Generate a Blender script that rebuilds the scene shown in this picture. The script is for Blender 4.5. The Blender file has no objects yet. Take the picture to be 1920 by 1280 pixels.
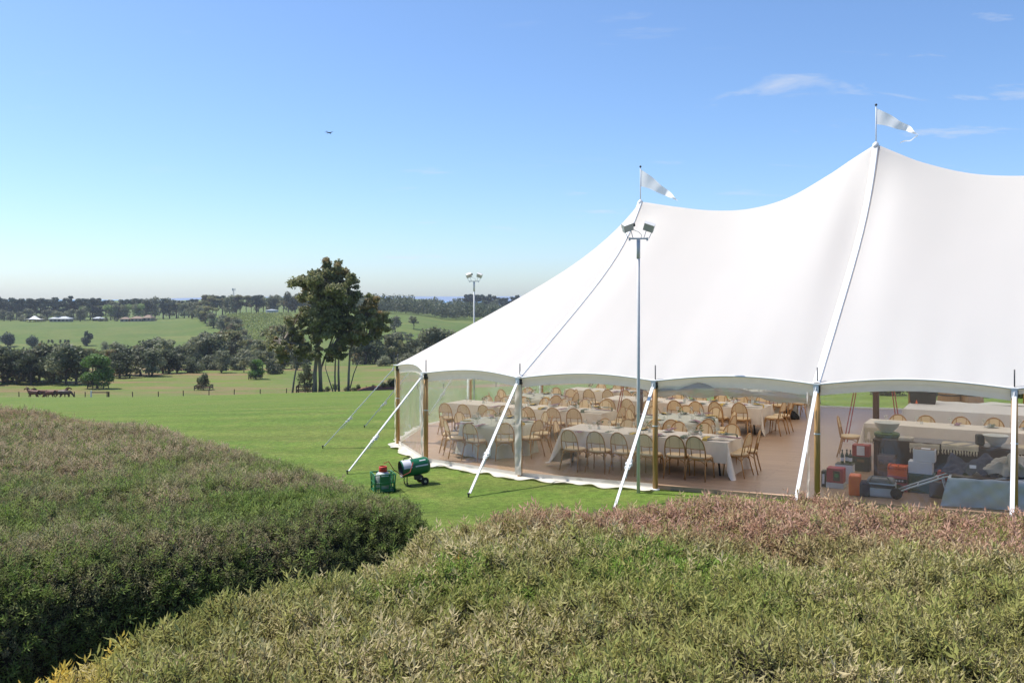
import bpy, bmesh, math, random
import numpy as np
from mathutils import Vector, Matrix, Euler

# ------------------------------------------------------------------ camera, sky, sun, exposure
scene = bpy.context.scene
HC = 3.805                      # eye height above the grass at the tent's front corner pole
cam_data = bpy.data.cameras.new('camera')
cam = bpy.data.objects.new('camera', cam_data)
scene.collection.objects.link(cam)
cam.location = (0, 0, HC)
cam.rotation_euler = (math.radians(90), 0, 0)
cam_data.sensor_width = 36.0
cam_data.lens = 31.3
cam_data.shift_y = -80 / 1920
cam_data.clip_start = 0.05
cam_data.clip_end = 90000
scene.camera = cam

SUN_EL = math.radians(59.5)
SUN_AZ = math.atan2(-0.92, 0.39)     # clockwise from +Y
world = bpy.data.worlds.new('World')
scene.world = world
world.use_nodes = True
wn = world.node_tree.nodes
wl = world.node_tree.links
wn.clear()
wout = wn.new('ShaderNodeOutputWorld')
wbg = wn.new('ShaderNodeBackground')
wbg.inputs['Strength'].default_value = 0.120
sky = wn.new('ShaderNodeTexSky')
sky.sky_type = 'NISHITA'
sky.sun_disc = False
sky.sun_elevation = SUN_EL
sky.sun_rotation = SUN_AZ
sky.altitude = 60
sky.air_density = 0.9
sky.dust_density = 0.75
sky.ozone_density = 8.0
# thin wispy cirrus, the same field over the whole sky
wtc = wn.new('ShaderNodeTexCoord')
wsep = wn.new('ShaderNodeSeparateXYZ'); wl.new(wtc.outputs['Generated'], wsep.inputs[0])
wadd = wn.new('ShaderNodeMath'); wadd.operation = 'ADD'; wadd.inputs[1].default_value = 0.12
wl.new(wsep.outputs['Z'], wadd.inputs[0])
wmx = wn.new('ShaderNodeMath'); wmx.operation = 'MAXIMUM'; wmx.inputs[1].default_value = 0.05
wl.new(wadd.outputs[0], wmx.inputs[0])
wdx = wn.new('ShaderNodeMath'); wdx.operation = 'DIVIDE'
wdy = wn.new('ShaderNodeMath'); wdy.operation = 'DIVIDE'
wl.new(wsep.outputs['X'], wdx.inputs[0]); wl.new(wmx.outputs[0], wdx.inputs[1])
wl.new(wsep.outputs['Y'], wdy.inputs[0]); wl.new(wmx.outputs[0], wdy.inputs[1])
wcmb = wn.new('ShaderNodeCombineXYZ')
wl.new(wdx.outputs[0], wcmb.inputs[0]); wl.new(wdy.outputs[0], wcmb.inputs[1])
wmap = wn.new('ShaderNodeMapping')
wmap.inputs['Rotation'].default_value = (0, 0, 1.16687)
wmap.inputs['Scale'].default_value = (1.1, 2.6, 1)
wmap.inputs['Location'].default_value = (7.70228, 13.95964, 0)
wl.new(wcmb.outputs[0], wmap.inputs['Vector'])
wn1 = wn.new('ShaderNodeTexNoise'); wn1.inputs['Scale'].default_value = 1.5
wn1.inputs['Detail'].default_value = 8; wn1.inputs['Roughness'].default_value = 0.62
wn1.inputs['Distortion'].default_value = 0.5
wl.new(wmap.outputs[0], wn1.inputs['Vector'])
wn2 = wn.new('ShaderNodeTexNoise'); wn2.noise_dimensions = '4D'; wn2.inputs['W'].default_value = 35.06413; wn2.inputs['Scale'].default_value = 0.55
wn2.inputs['Detail'].default_value = 2
wl.new(wcmb.outputs[0], wn2.inputs['Vector'])
wr1 = wn.new('ShaderNodeMapRange'); wr1.inputs['From Min'].default_value = 0.60; wr1.inputs['From Max'].default_value = 0.80
wl.new(wn1.outputs['Fac'], wr1.inputs['Value'])
wr2 = wn.new('ShaderNodeMapRange'); wr2.inputs['From Min'].default_value = 0.45; wr2.inputs['From Max'].default_value = 0.62
wl.new(wn2.outputs['Fac'], wr2.inputs['Value'])
wmul = wn.new('ShaderNodeMath'); wmul.operation = 'MULTIPLY'
wl.new(wr1.outputs[0], wmul.inputs[0]); wl.new(wr2.outputs[0], wmul.inputs[1])
wmul2 = wn.new('ShaderNodeMath'); wmul2.operation = 'MULTIPLY'; wmul2.inputs[1].default_value = 0.7
wl.new(wmul.outputs[0], wmul2.inputs[0])
wmix = wn.new('ShaderNodeMix'); wmix.data_type = 'RGBA'
wl.new(wmul2.outputs[0], wmix.inputs['Factor'])
wl.new(sky.outputs[0], wmix.inputs['A'])
wmix.inputs['B'].default_value = (4.3, 4.4, 4.6, 1)
wl.new(wmix.outputs['Result'], wbg.inputs['Color'])
wl.new(wbg.outputs[0], wout.inputs['Surface'])

sun_data = bpy.data.lights.new('sun', 'SUN')
sun_data.energy = 4.2
sun_data.angle = math.radians(0.53)
sun_data.color = (1.0, 0.955, 0.88)
sun = bpy.data.objects.new('sun', sun_data)
scene.collection.objects.link(sun)
_sd = Vector((math.sin(SUN_AZ) * math.cos(SUN_EL), math.cos(SUN_AZ) * math.cos(SUN_EL), math.sin(SUN_EL)))
sun.rotation_euler = _sd.to_track_quat('Z', 'Y').to_euler()

scene.view_settings.view_transform = 'Standard'
scene.view_settings.look = 'None'
scene.view_settings.exposure = 0.65
scene.view_settings.gamma = 1.0
scene.view_settings.use_curve_mapping = False
scene.render.engine = 'CYCLES'
scene.cycles.use_denoising = True
scene.cycles.max_bounces = 7
scene.cycles.diffuse_bounces = 4
scene.cycles.transparent_max_bounces = 24
scene.cycles.caustics_reflective = False
scene.cycles.caustics_refractive = False

# ------------------------------------------------------------------ layout numbers
TH = 0.53359; CT = math.cos(TH); ST = math.sin(TH)
DD = 18.8758; X2 = 0.148; FP = 1669.0
GU, GN = 0.02656, 0.01245
GX = GU * CT + GN * ST; GY = -GU * ST + GN * CT
HALF = 6.7; BAY = 3.05; POLE_H = 2.13; DECK = 0.08

def uv2xy(u, n):
    return X2 + u * CT + n * ST, DD - u * ST + n * CT
def gz_un(u, n):
    return GU * u + GN * n
def W(u, n, h=0.0):                 # point h above the tent's deck
    x, y = uv2xy(u, n)
    return Vector((x, y, gz_un(u, n) + DECK + h))
def WG(u, n, h=0.0):                # point h above the grass plane by the tent
    x, y = uv2xy(u, n)
    return Vector((x, y, gz_un(u, n) + h))
def RZ(a=0.0):                      # yaw of an object turned a in the tent's own frame
    return -TH + a
def sstep(a, b, x):
    t = min(1, max(0, (x - a) / (b - a)))
    return t * t * (3 - 2 * t)
def hnoise(x, y):
    return (math.sin(x * 1.7 + y * 0.6) + math.sin(x * 0.63 - y * 1.31 + 1.3) + math.sin(x * 2.9 + 2.1 * y + 0.4) * .5) / 2.5

def softp(t, k):
    return t if t > 25 * k else k * math.log1p(math.exp(t / k))
def ridge_z(X):
    pts = [(-600, -14), (-374, -13), (-257, -12), (-187, -7.5), (-120, -7.5), (-80, -9), (-40, -13), (50, -20), (200, -26), (700, -30)]
    if X <= pts[0][0]: return pts[0][1]
    for (a, za), (b, zb) in zip(pts, pts[1:]):
        if X <= b:
            return za + (zb - za) * sstep(a, b, X)
    return pts[-1][1]
def ground_z(X, Y):
    Xc = max(-40, min(40, X))
    z = GX * (Xc - X2) + GY * (min(Y, 60) - DD)
    z -= 0.087 * softp(Y - 33, 2.5)
    if Y < 11:
        z += 2.1 * (1 - sstep(-0.5, 6.5, Y))
    if Y > 92:
        z += 0.087 * softp(Y - 150, 6) - 0.024 * softp(Y - 97, 3) + 0.009 * softp(Y - 150, 6)
        z += 0.12 * hnoise(X * .12, Y * .1) * sstep(97, 130, Y)
        z -= 0.42 * sstep(98, 122, Y) * (1 - sstep(138, 165, Y))
    if Y > 235:
        t = sstep(235, 345, Y)
        valley = -25 + 1.2 * hnoise(X * .02, Y * .02)
        z = z * (1 - t) + valley * t
    if Y > 345:
        t = sstep(335, 660, Y)
        zr = ridge_z(X * 650 / max(Y, 500)) + 1.0 * hnoise(X * .015, Y * .013)
        z = z * (1 - t) + zr * t
    if Y > 900:
        lf = sstep(-.02, -.07, X / Y) if False else 1 - sstep(-.09, -.03, X / Y)
        z += 12.5 * sstep(900, 1500, Y) * lf
        z -= 90 * sstep(1080, 1550, Y) * (1 - lf)
    return z

# ------------------------------------------------------------------ helpers
COL = scene.collection
def tag(o, label=None, cat=None, group=None, kind=None):
    if label: o['label'] = label
    if cat: o['category'] = cat
    if group: o['group'] = group
    if kind: o['kind'] = kind
    return o
def empty(name, loc=(0, 0, 0), rz=0.0):
    o = bpy.data.objects.new(name, None)
    o.empty_display_size = 0.1
    o.location = loc; o.rotation_euler = (0, 0, rz)
    COL.objects.link(o)
    return o

class MB:
    def __init__(s):
        s.v = []; s.f = []; s.mi = []; s.cur = 0
    def add(s, vs, fs):
        b = len(s.v)
        s.v.extend([tuple(p) for p in vs])
        s.f.extend([tuple(i + b for i in f) for f in fs])
        s.mi.extend([s.cur] * len(fs))
        return s
    def box(s, c, d, rz=0.0, taper=1.0):
        x, y, z = c; a, b, h = d[0] / 2, d[1] / 2, d[2] / 2
        vs = []
        cr, sr = math.cos(rz), math.sin(rz)
        for dz, k in ((-h, 1.0), (h, taper)):
            for dx, dy in ((-a, -b), (a, -b), (a, b), (-a, b)):
                dx *= k; dy *= k
                vs.append((x + dx * cr - dy * sr, y + dx * sr + dy * cr, z + dz))
        return s.add(vs, [(3, 2, 1, 0), (4, 5, 6, 7), (0, 1, 5, 4), (1, 2, 6, 5), (2, 3, 7, 6), (3, 0, 4, 7)])
    def tube(s, pts, r, n=8, cap=True, closed=False):
        pts = [Vector(p) for p in pts]
        m = len(pts)
        rs = r if isinstance(r, (list, tuple)) else [r] * m
        vs = []; up = None
        for i, p in enumerate(pts):
            if closed:
                t = pts[(i + 1) % m] - pts[i - 1]
            else:
                t = pts[min(i + 1, m - 1)] - pts[max(i - 1, 0)]
            t.normalize()
            if up is None:
                up = Vector((0, 0, 1)) if abs(t.z) < 0.9 else Vector((1, 0, 0))
            a = t.cross(up)
            if a.length < 1e-5:
                a = t.cross(Vector((0, 1, 0)))
            a.normalize(); b = a.cross(t); b.normalize(); up = b
            for k in range(n):
                q = 2 * math.pi * k / n
                vs.append(p + (a * math.cos(q) + b * math.sin(q)) * rs[i])
        fs = []
        for i in range(m if closed else m - 1):
            j = (i + 1) % m
            for k in range(n):
                l = (k + 1) % n
                fs.append((i * n + k, i * n + l, j * n + l, j * n + k))
        if cap and not closed:
            fs.append(tuple(range(n - 1, -1, -1)))
            fs.append(tuple((m - 1) * n + k for k in range(n)))
        return s.add(vs, fs)
    def lathe(s, prof, n=24, c=(0, 0, 0), axis='z', cap=True):
        vs = []; m = len(prof)
        for r, z in prof:
            for k in range(n):
                q = 2 * math.pi * k / n
                a, b = r * math.cos(q), r * math.sin(q)
                p = (a, b, z) if axis == 'z' else ((z, a, b) if axis == 'x' else (b, z, a))
                vs.append((c[0] + p[0], c[1] + p[1], c[2] + p[2]))
        fs = []
        for i in range(m - 1):
            for k in range(n):
                l = (k + 1) % n
                fs.append((i * n + k, i * n + l, (i + 1) * n + l, (i + 1) * n + k))
        if cap:
            if prof[0][0] > 1e-6: fs.append(tuple(range(n - 1, -1, -1)))
            if prof[-1][0] > 1e-6: fs.append(tuple((m - 1) * n + k for k in range(n)))
        return s.add(vs, fs)
    def grid(s, fn, nu, nv, closed_u=False):
        vs = [fn(i / nu, j / nv) for j in range(nv + 1) for i in range(nu + 1)]
        fs = []
        for j in range(nv):
            for i in range(nu):
                a = j * (nu + 1) + i
                fs.append((a, a + 1, a + nu + 2, a + nu + 1))
        return s.add(vs, fs)
    def mesh(s, name, mats, smooth=False):
        me = bpy.data.meshes.new(name)
        me.from_pydata(s.v, [], s.f)
        if not isinstance(mats, (list, tuple)): mats = [mats]
        for m in mats: me.materials.append(m)
        if len(mats) > 1: me.polygons.foreach_set('material_index', s.mi)
        if smooth: me.polygons.foreach_set('use_smooth', [True] * len(me.polygons))
        me.update()
        return me
    def build(s, name, mats, parent=None, smooth=False, loc=None, rz=None):
        o = bpy.data.objects.new(name, s.mesh(name, mats, smooth))
        COL.objects.link(o)
        if parent: o.parent = parent
        if loc is not None: o.location = loc
        if rz is not None: o.rotation_euler = (0, 0, rz)
        return o

def soft(o, w=0.006, seg=2):
    m = o.modifiers.new('bevel', 'BEVEL'); m.width = w; m.segments = seg; m.limit_method = 'ANGLE'
    return o
def kids(o): return [c for c in COL.objects if c.parent == o]
_children = {}
def copy_tree(root, loc, rz=0.0, scale=None):
    def cp(o, par):
        c = o.copy(); COL.objects.link(c)
        if par is not None:
            c.parent = par
            c.matrix_parent_inverse = o.matrix_parent_inverse.copy()
        for k in _children.setdefault(o.name, [x for x in o.children]):
            cp(k, c)
        return c
    r = cp(root, None)
    r.location = loc; r.rotation_euler = (0, 0, rz)
    if scale is not None: r.scale = scale
    return r

# ------------------------------------------------------------------ materials
def nn(nt, t, **kw):
    n = nt.nodes.new(t)
    for k, v in kw.items():
        if k.startswith('_'): setattr(n, k[1:], v)
        else: n.inputs[k.replace('__', ' ')].default_value = v
    return n
def mat(name, col, col2=None, rough=0.6, scale=20.0, bump=0.0, bscale=None, metal=0.0, coords='Object', contrast=0.5,
        detail=5, spec=0.4, stretch=None, trans=0.0, rand=0.0, sheen=0.0, tcol=None):
    m = bpy.data.materials.new(name); m.use_nodes = True
    nt = m.node_tree; L = nt.links
    p = nt.nodes['Principled BSDF']; out = nt.nodes['Material Output']
    p.inputs['Base Color'].default_value = (*col, 1)
    p.inputs['Roughness'].default_value = rough
    p.inputs['Metallic'].default_value = metal
    p.inputs['Specular IOR Level'].default_value = spec
    if sheen: p.inputs['Sheen Weight'].default_value = sheen
    tc = nn(nt, 'ShaderNodeTexCoord')
    src = tc.outputs[coords] if coords in ('Object', 'Generated') else nn(nt, 'ShaderNodeNewGeometry').outputs['Position']
    if stretch:
        mp = nn(nt, 'ShaderNodeMapping', Scale=stretch); L.new(src, mp.inputs['Vector']); src = mp.outputs[0]
    colsock = None
    if col2 is not None:
        nz = nn(nt, 'ShaderNodeTexNoise', Scale=scale, Detail=detail, Roughness=0.6); L.new(src, nz.inputs['Vector'])
        mr = nn(nt, 'ShaderNodeMapRange'); mr.inputs['From Min'].default_value = 0.5 - contrast / 2; mr.inputs['From Max'].default_value = 0.5 + contrast / 2
        L.new(nz.outputs['Fac'], mr.inputs['Value'])
        mx = nn(nt, 'ShaderNodeMix', _data_type='RGBA'); L.new(mr.outputs[0], mx.inputs['Factor'])
        mx.inputs['A'].default_value = (*col, 1); mx.inputs['B'].default_value = (*col2, 1)
        colsock = mx.outputs['Result']
    if rand:
        oi = nn(nt, 'ShaderNodeObjectInfo')
        rr = nn(nt, 'ShaderNodeMapRange'); rr.inputs['To Min'].default_value = 1 - rand; rr.inputs['To Max'].default_value = 1 + rand
        L.new(oi.outputs['Random'], rr.inputs['Value'])
        hs = nn(nt, 'ShaderNodeHueSaturation')
        L.new(rr.outputs[0], hs.inputs['Value'])
        if colsock: L.new(colsock, hs.inputs['Color'])
        else: hs.inputs['Color'].default_value = (*col, 1)
        colsock = hs.outputs[0]
    if colsock: L.new(colsock, p.inputs['Base Color'])
    if bump:
        bz = nn(nt, 'ShaderNodeTexNoise', Scale=bscale or scale * 3, Detail=6, Roughness=0.65); L.new(src, bz.inputs['Vector'])
        bp = nn(nt, 'ShaderNodeBump', Strength=min(1, bump), Distance=0.02); L.new(bz.outputs['Fac'], bp.inputs['Height'])
        L.new(bp.outputs[0], p.inputs['Normal'])
    if trans:
        tr = nn(nt, 'ShaderNodeBsdfTranslucent'); tr.inputs['Color'].default_value = (*(tcol or col), 1)
        if colsock and not tcol: L.new(colsock, tr.inputs['Color'])
        ms = nn(nt, 'ShaderNodeMixShader', Fac=trans)
        L.new(p.outputs[0], ms.inputs[1]); L.new(tr.outputs[0], ms.inputs[2]); L.new(ms.outputs[0], out.inputs['Surface'])
    m['p'] = 1
    return m

M = {}
M['canvas'] = mat('sailcloth', (0.765, 0.76, 0.75), (0.735, 0.73, 0.72), rough=0.75, scale=.7, bump=0.12, bscale=90, trans=0.47, contrast=0.7, tcol=(0.98, 0.90, 0.77))
M['webbing'] = mat('white_webbing', (0.78, 0.78, 0.76), (0.66, 0.66, 0.65), rough=0.6, scale=30, bump=0.2, bscale=200)
M['strap'] = mat('strap_webbing', (0.82, 0.82, 0.80), (0.72, 0.72, 0.70), rough=0.5, scale=8, bump=0.25, bscale=220)
M['vinyl'] = mat('white_vinyl', (0.86, 0.81, 0.71), (0.80, 0.75, 0.66), rough=0.45, scale=6, bump=0.15, bscale=14, trans=0.35)
M['valance'] = mat('valance_cloth', (0.84, 0.79, 0.67), (0.78, 0.73, 0.62), rough=0.8, scale=5, trans=0.45)
M['steel'] = mat('galvanised_steel', (0.45, 0.46, 0.46), (0.33, 0.34, 0.35), rough=0.42, scale=25, metal=0.6)
M['greysteel'] = mat('grey_painted_steel', (0.62, 0.62, 0.60), (0.54, 0.54, 0.53), rough=0.5, scale=18)
M['darksteel'] = mat('dark_metal', (0.03, 0.03, 0.032), (0.05, 0.05, 0.05), rough=0.5, scale=20)
M['pole'] = mat('varnished_pole_timber', (0.44, 0.26, 0.09), (0.33, 0.18, 0.055), rough=0.42, scale=9, stretch=(8, 8, 0.7), bump=0.08)
M['cpole'] = mat('dark_mast_timber', (0.10, 0.035, 0.02), (0.07, 0.024, 0.014), rough=0.4, scale=9, stretch=(8, 8, .6))
M['redstrap'] = mat('red_rope', (0.34, 0.05, 0.03), (0.26, 0.04, 0.03), rough=0.7, scale=30)
M['cane'] = mat('rattan_cane', (0.46, 0.24, 0.085), (0.32, 0.155, 0.05), rough=0.4, scale=26, bump=0.1, rand=0.15)
M['weave'] = mat('cane_weave', (0.86, 0.68, 0.44), (0.78, 0.59, 0.36), rough=0.7, scale=120, bump=0.3, bscale=260, rand=0.08, trans=0.15)
M['linen'] = mat('oatmeal_linen', (0.74, 0.66, 0.57), (0.66, 0.58, 0.50), rough=0.9, scale=7, bump=0.15, bscale=120, sheen=0.2)
M['linen2'] = mat('grey_green_linen', (0.56, 0.56, 0.49), (0.48, 0.485, 0.43), rough=0.9, scale=7, bump=0.15, bscale=120)
M['whitecloth'] = mat('white_cloth', (0.72, 0.70, 0.68), (0.62, 0.60, 0.60), rough=0.8, scale=4, bump=0.2, bscale=9)
M['nap_y'] = mat('mustard_napkin', (0.60, 0.44, 0.13), (0.5, 0.35, 0.09), rough=0.9, scale=30)
M['nap_m'] = mat('mauve_napkin', (0.30, 0.18, 0.22), (0.22, 0.12, 0.16), rough=0.9, scale=30)
M['nap_g'] = mat('sage_napkin', (0.17, 0.20, 0.15), (0.11, 0.14, 0.11), rough=0.9, scale=30)
M['nap_p'] = mat('peach_napkin', (0.62, 0.36, 0.22), (0.52, 0.28, 0.17), rough=0.9, scale=30)
M['china'] = mat('glazed_china', (0.72, 0.71, 0.68), (0.66, 0.65, 0.62), rough=0.2, scale=10)
M['slateplate'] = mat('dark_stoneware', (0.11, 0.12, 0.13), (0.06, 0.07, 0.08), rough=0.35, scale=20)
M['darkwood'] = mat('dark_jarrah', (0.055, 0.026, 0.018), (0.035, 0.016, 0.011), rough=0.38, scale=5, stretch=(1, 9, 9))
M['leafgreen'] = mat('table_foliage', (0.07, 0.13, 0.04), (0.12, 0.17, 0.07), rough=0.6, scale=40)
M['petal'] = mat('pale_petals', (0.70, 0.62, 0.55), (0.55, 0.36, 0.30), rough=0.7, scale=60)
M['ceramic'] = mat('matt_white_ceramic', (0.62, 0.62, 0.58), (0.55, 0.55, 0.52), rough=0.45, scale=7)
M['fringe'] = mat('woven_fringe', (0.58, 0.50, 0.38), (0.42, 0.35, 0.25), rough=0.95, scale=45, bump=0.6, bscale=90)

def deck_mat():
    m = bpy.data.materials.new('brown_deck_boards'); m.use_nodes = True
    nt = m.node_tree; L = nt.links; p = nt.nodes['Principled BSDF']
    tc = nn(nt, 'ShaderNodeTexCoord')
    br = nn(nt, 'ShaderNodeTexBrick', Scale=1.0)
    br.inputs['Mortar Size'].default_value = 0.004; br.inputs['Brick Width'].default_value = 2.4; br.inputs['Row Height'].default_value = 0.14
    br.inputs['Color1'].default_value = (0.40, 0.262, 0.172, 1); br.inputs['Color2'].default_value = (0.345, 0.222, 0.145, 1); br.inputs['Mortar'].default_value = (0.17, 0.10, 0.07, 1)
    L.new(tc.outputs['Object'], br.inputs['Vector'])
    mp = nn(nt, 'ShaderNodeMapping', Scale=(1.2, 14, 1)); L.new(tc.outputs['Object'], mp.inputs['Vector'])
    nz = nn(nt, 'ShaderNodeTexNoise', Scale=2.2, Detail=6); L.new(mp.outputs[0], nz.inputs['Vector'])
    mx = nn(nt, 'ShaderNodeMix', _data_type='RGBA', _blend_type='MULTIPLY'); mx.inputs['Factor'].default_value = 0.6
    rp = nn(nt, 'ShaderNodeMapRange'); rp.inputs['To Min'].default_value = 0.7; rp.inputs['To Max'].default_value = 1.25
    L.new(nz.outputs['Fac'], rp.inputs['Value'])
    L.new(br.outputs['Color'], mx.inputs['A']); L.new(rp.outputs[0], mx.inputs['B'])
    L.new(mx.outputs['Result'], p.inputs['Base Color']); p.inputs['Roughness'].default_value = 0.42
    bp = nn(nt, 'ShaderNodeBump', Strength=0.3, Distance=0.01); L.new(br.outputs['Fac'], bp.inputs['Height']); bp.invert = True
    L.new(bp.outputs[0], p.inputs['Normal'])
    return m
M['deck'] = deck_mat()

def clear_mat(name, haze=0.05, gloss=0.09, tint=(0.95, 0.96, 0.95), cap=0.16):
    m = bpy.data.materials.new(name); m.use_nodes = True
    nt = m.node_tree; L = nt.links; nt.nodes.remove(nt.nodes['Principled BSDF']); out = nt.nodes['Material Output']
    tr = nn(nt, 'ShaderNodeBsdfTransparent'); tr.inputs['Color'].default_value = (*tint, 1)
    gl = nn(nt, 'ShaderNodeBsdfGlossy', Roughness=0.06)
    df = nn(nt, 'ShaderNodeBsdfTranslucent'); df.inputs['Color'].default_value = (0.8, 0.8, 0.8, 1)
    lw = nn(nt, 'ShaderNodeFresnel', IOR=1.4)
    tc = nn(nt, 'ShaderNodeTexCoord')
    nz = nn(nt, 'ShaderNodeTexNoise', Scale=1.6, Detail=4, Distortion=1.2); L.new(tc.outputs['Object'], nz.inputs['Vector'])
    bp = nn(nt, 'ShaderNodeBump', Strength=0.5, Distance=0.10); L.new(nz.outputs['Fac'], bp.inputs['Height'])
    L.new(bp.outputs[0], gl.inputs['Normal']); L.new(bp.outputs[0], lw.inputs['Normal'])
    mr = nn(nt, 'ShaderNodeMath', _operation='MULTIPLY'); mr.inputs[1].default_value = gloss / 0.06
    L.new(lw.outputs[0], mr.inputs[0])
    mc = nn(nt, 'ShaderNodeMath', _operation='MINIMUM'); mc.inputs[1].default_value = cap; L.new(mr.outputs[0], mc.inputs[0])
    m1 = nn(nt, 'ShaderNodeMixShader'); L.new(mc.outputs[0], m1.inputs[0]); L.new(tr.outputs[0], m1.inputs[1]); L.new(gl.outputs[0], m1.inputs[2])
    m2 = nn(nt, 'ShaderNodeMixShader', Fac=haze); L.new(m1.outputs[0], m2.inputs[1]); L.new(df.outputs[0], m2.inputs[2])
    L.new(m2.outputs[0], out.inputs['Surface'])
    return m
M['clear'] = clear_mat('clear_wall_vinyl', haze=0.095, gloss=0.11, cap=0.24)
M['joint'] = clear_mat('doubled_clear_vinyl', haze=0.72, gloss=0.07)
M['rolled'] = clear_mat('rolled_clear_vinyl', haze=0.30, gloss=0.22, tint=(0.70, 0.72, 0.72), cap=0.5)
M['glass'] = clear_mat('drinking_glass', haze=0.03, gloss=0.14)

def ground_mat(name, cols, patches=None, s1=0.5, s2=4.0, s3=60.0, bump=0.5, rough=0.9, stripes=None, fine=False):
    """cols: three greens mixed by two noises; patches: (colour, scale, lo, hi) broad patches of another cover"""
    m = bpy.data.materials.new(name); m.use_nodes = True
    nt = m.node_tree; L = nt.links; p = nt.nodes['Principled BSDF']
    pos = nn(nt, 'ShaderNodeNewGeometry').outputs['Position']
    def noise(sc, det=5, rg=0.6, src=pos):
        z = nn(nt, 'ShaderNodeTexNoise', Scale=sc, Detail=det, Roughness=rg); L.new(src, z.inputs['Vector']); return z.outputs['Fac']
    def rng(s, a, b, c=0.0, d=1.0):
        r = nn(nt, 'ShaderNodeMapRange'); r.inputs['From Min'].default_value = a; r.inputs['From Max'].default_value = b
        r.inputs['To Min'].default_value = c; r.inputs['To Max'].default_value = d; L.new(s, r.inputs['Value']); return r.outputs[0]
    def mix(f, a, b, mode='MIX'):
        x = nn(nt, 'ShaderNodeMix', _data_type='RGBA', _blend_type=mode)
        if isinstance(f, float): x.inputs['Factor'].default_value = f
        else: L.new(f, x.inputs['Factor'])
        for s, k in ((a, 'A'), (b, 'B')):
            if isinstance(s, tuple): x.inputs[k].default_value = (*s, 1)
            else: L.new(s, x.inputs[k])
        return x.outputs['Result']
    c = mix(rng(noise(s1), .35, .65), cols[0], cols[1])
    c = mix(rng(noise(s2), .45, .75), c, cols[2])
    if patches:
        for (pc, sc, lo, hi, st) in patches:
            src = pos
            if st:
                mp = nn(nt, 'ShaderNodeMapping', Scale=st); L.new(pos, mp.inputs['Vector']); src = mp.outputs[0]
            c = mix(rng(noise(sc, 6, .62, src), lo, hi), c, pc)
    if stripes:
        mp = nn(nt, 'ShaderNodeMapping', Rotation=(0, 0, stripes[1])); L.new(pos, mp.inputs['Vector'])
        wv = nn(nt, 'ShaderNodeTexWave', Scale=stripes[0], Distortion=1.2, Detail=2); wv.bands_direction = 'Y'
        L.new(mp.outputs[0], wv.inputs['Vector'])
        c = mix(1.0, c, rng(wv.outputs['Fac'], 0.2, 0.8, 1 - stripes[2], 1 + stripes[2]), 'MULTIPLY')
    c = mix(1.0, c, rng(noise(s3, 4, .7), .25, .75, .72, 1.25), 'MULTIPLY')
    if fine:
        c = mix(1.0, c, rng(noise(7, 6, .75), .3, .7, .62, 1.38), 'MULTIPLY')
        c = mix(1.0, c, rng(noise(75, 3, .8), .3, .7, .62, 1.38), 'MULTIPLY')
    L.new(c, p.inputs['Base Color']); p.inputs['Roughness'].default_value = rough; p.inputs['Specular IOR Level'].default_value = 0.15
    bp = nn(nt, 'ShaderNodeBump', Strength=bump, Distance=0.04); L.new(noise(s3 * .7, 5, .7), bp.inputs['Height']); L.new(bp.outputs[0], p.inputs['Normal'])
    return m
M['lawn'] = ground_mat('mown_lawn', [(0.088, 0.148, 0.022), (0.118, 0.172, 0.028), (0.150, 0.178, 0.040)], [((0.18, 0.172, 0.05), 0.7, .58, .80, None), ((0.135, 0.165, 0.035), .16, .5, .7, (.5, 1.6, 1))],
                       s1=.12, s2=1.1, s3=30, bump=.9, stripes=(0.14, math.radians(8), 0.07), fine=True)
M['paddock'] = ground_mat('rough_paddock', [(0.10, 0.145, 0.028), (0.13, 0.165, 0.033), (0.165, 0.15, 0.06)],
                          [((0.22, 0.135, 0.075), 0.045, .47, .64, (.6, 2.6, 1)), ((0.12, 0.17, 0.02), .05, .56, .7, (.7, 2, 1))], s1=.06, s2=.3, s3=3.0, bump=.8)
M['hill'] = ground_mat('far_pasture', [(0.078, 0.120, 0.024), (0.104, 0.142, 0.028), (0.128, 0.145, 0.038)],
                       [((0.20, 0.19, 0.06), 0.012, .56, .72, (.7, 2, 1))], s1=.01, s2=.04, s3=.5, bump=.3)
M['bankmat'] = mat('mulch_soil', (0.035, 0.026, 0.018), (0.06, 0.045, 0.028), rough=0.95, scale=12, bump=.8, coords='World')
M['mulch'] = mat('red_bark_mulch', (0.20, 0.075, 0.035), (0.13, 0.05, 0.03), rough=.95, scale=6, bump=.6, coords='World')
M['bark'] = mat('grey_bark', (0.12, 0.095, 0.075), (0.06, 0.045, 0.035), rough=.9, scale=3, bump=.5, stretch=(3, 3, .5))
M['barkpale'] = mat('pale_gum_bark', (0.30, 0.25, 0.20), (0.14, 0.11, 0.085), rough=.8, scale=1.3, bump=.4, stretch=(3, 3, .4), contrast=.35)
def leaf(name, a, b, scale=.5, trans=.38, rand=.25, coords='World', rough=.55):
    a = tuple(min(1, x * 1.5) for x in a); b = tuple(min(1, x * 1.5) for x in b)
    return mat(name, a, b, rough=rough, scale=scale, coords=coords, trans=trans, rand=rand, contrast=.35, spec=.3)
M['l_gum'] = leaf('gum_leaves', (0.125, 0.135, 0.058), (0.19, 0.18, 0.085), .45)
M['l_gumtip'] = leaf('rusty_gum_tips', (0.27, 0.19, 0.09), (0.20, 0.165, 0.075), .5)
M['l_dark'] = leaf('dark_evergreen_leaves', (0.050, 0.066, 0.034), (0.085, 0.092, 0.048), .15)
M['l_pine'] = leaf('pine_needles', (0.036, 0.050, 0.036), (0.055, 0.068, 0.046), .1, trans=.15)
M['l_green'] = leaf('fresh_green_leaves', (0.055, 0.11, 0.022), (0.09, 0.155, 0.035), .4)
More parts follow.
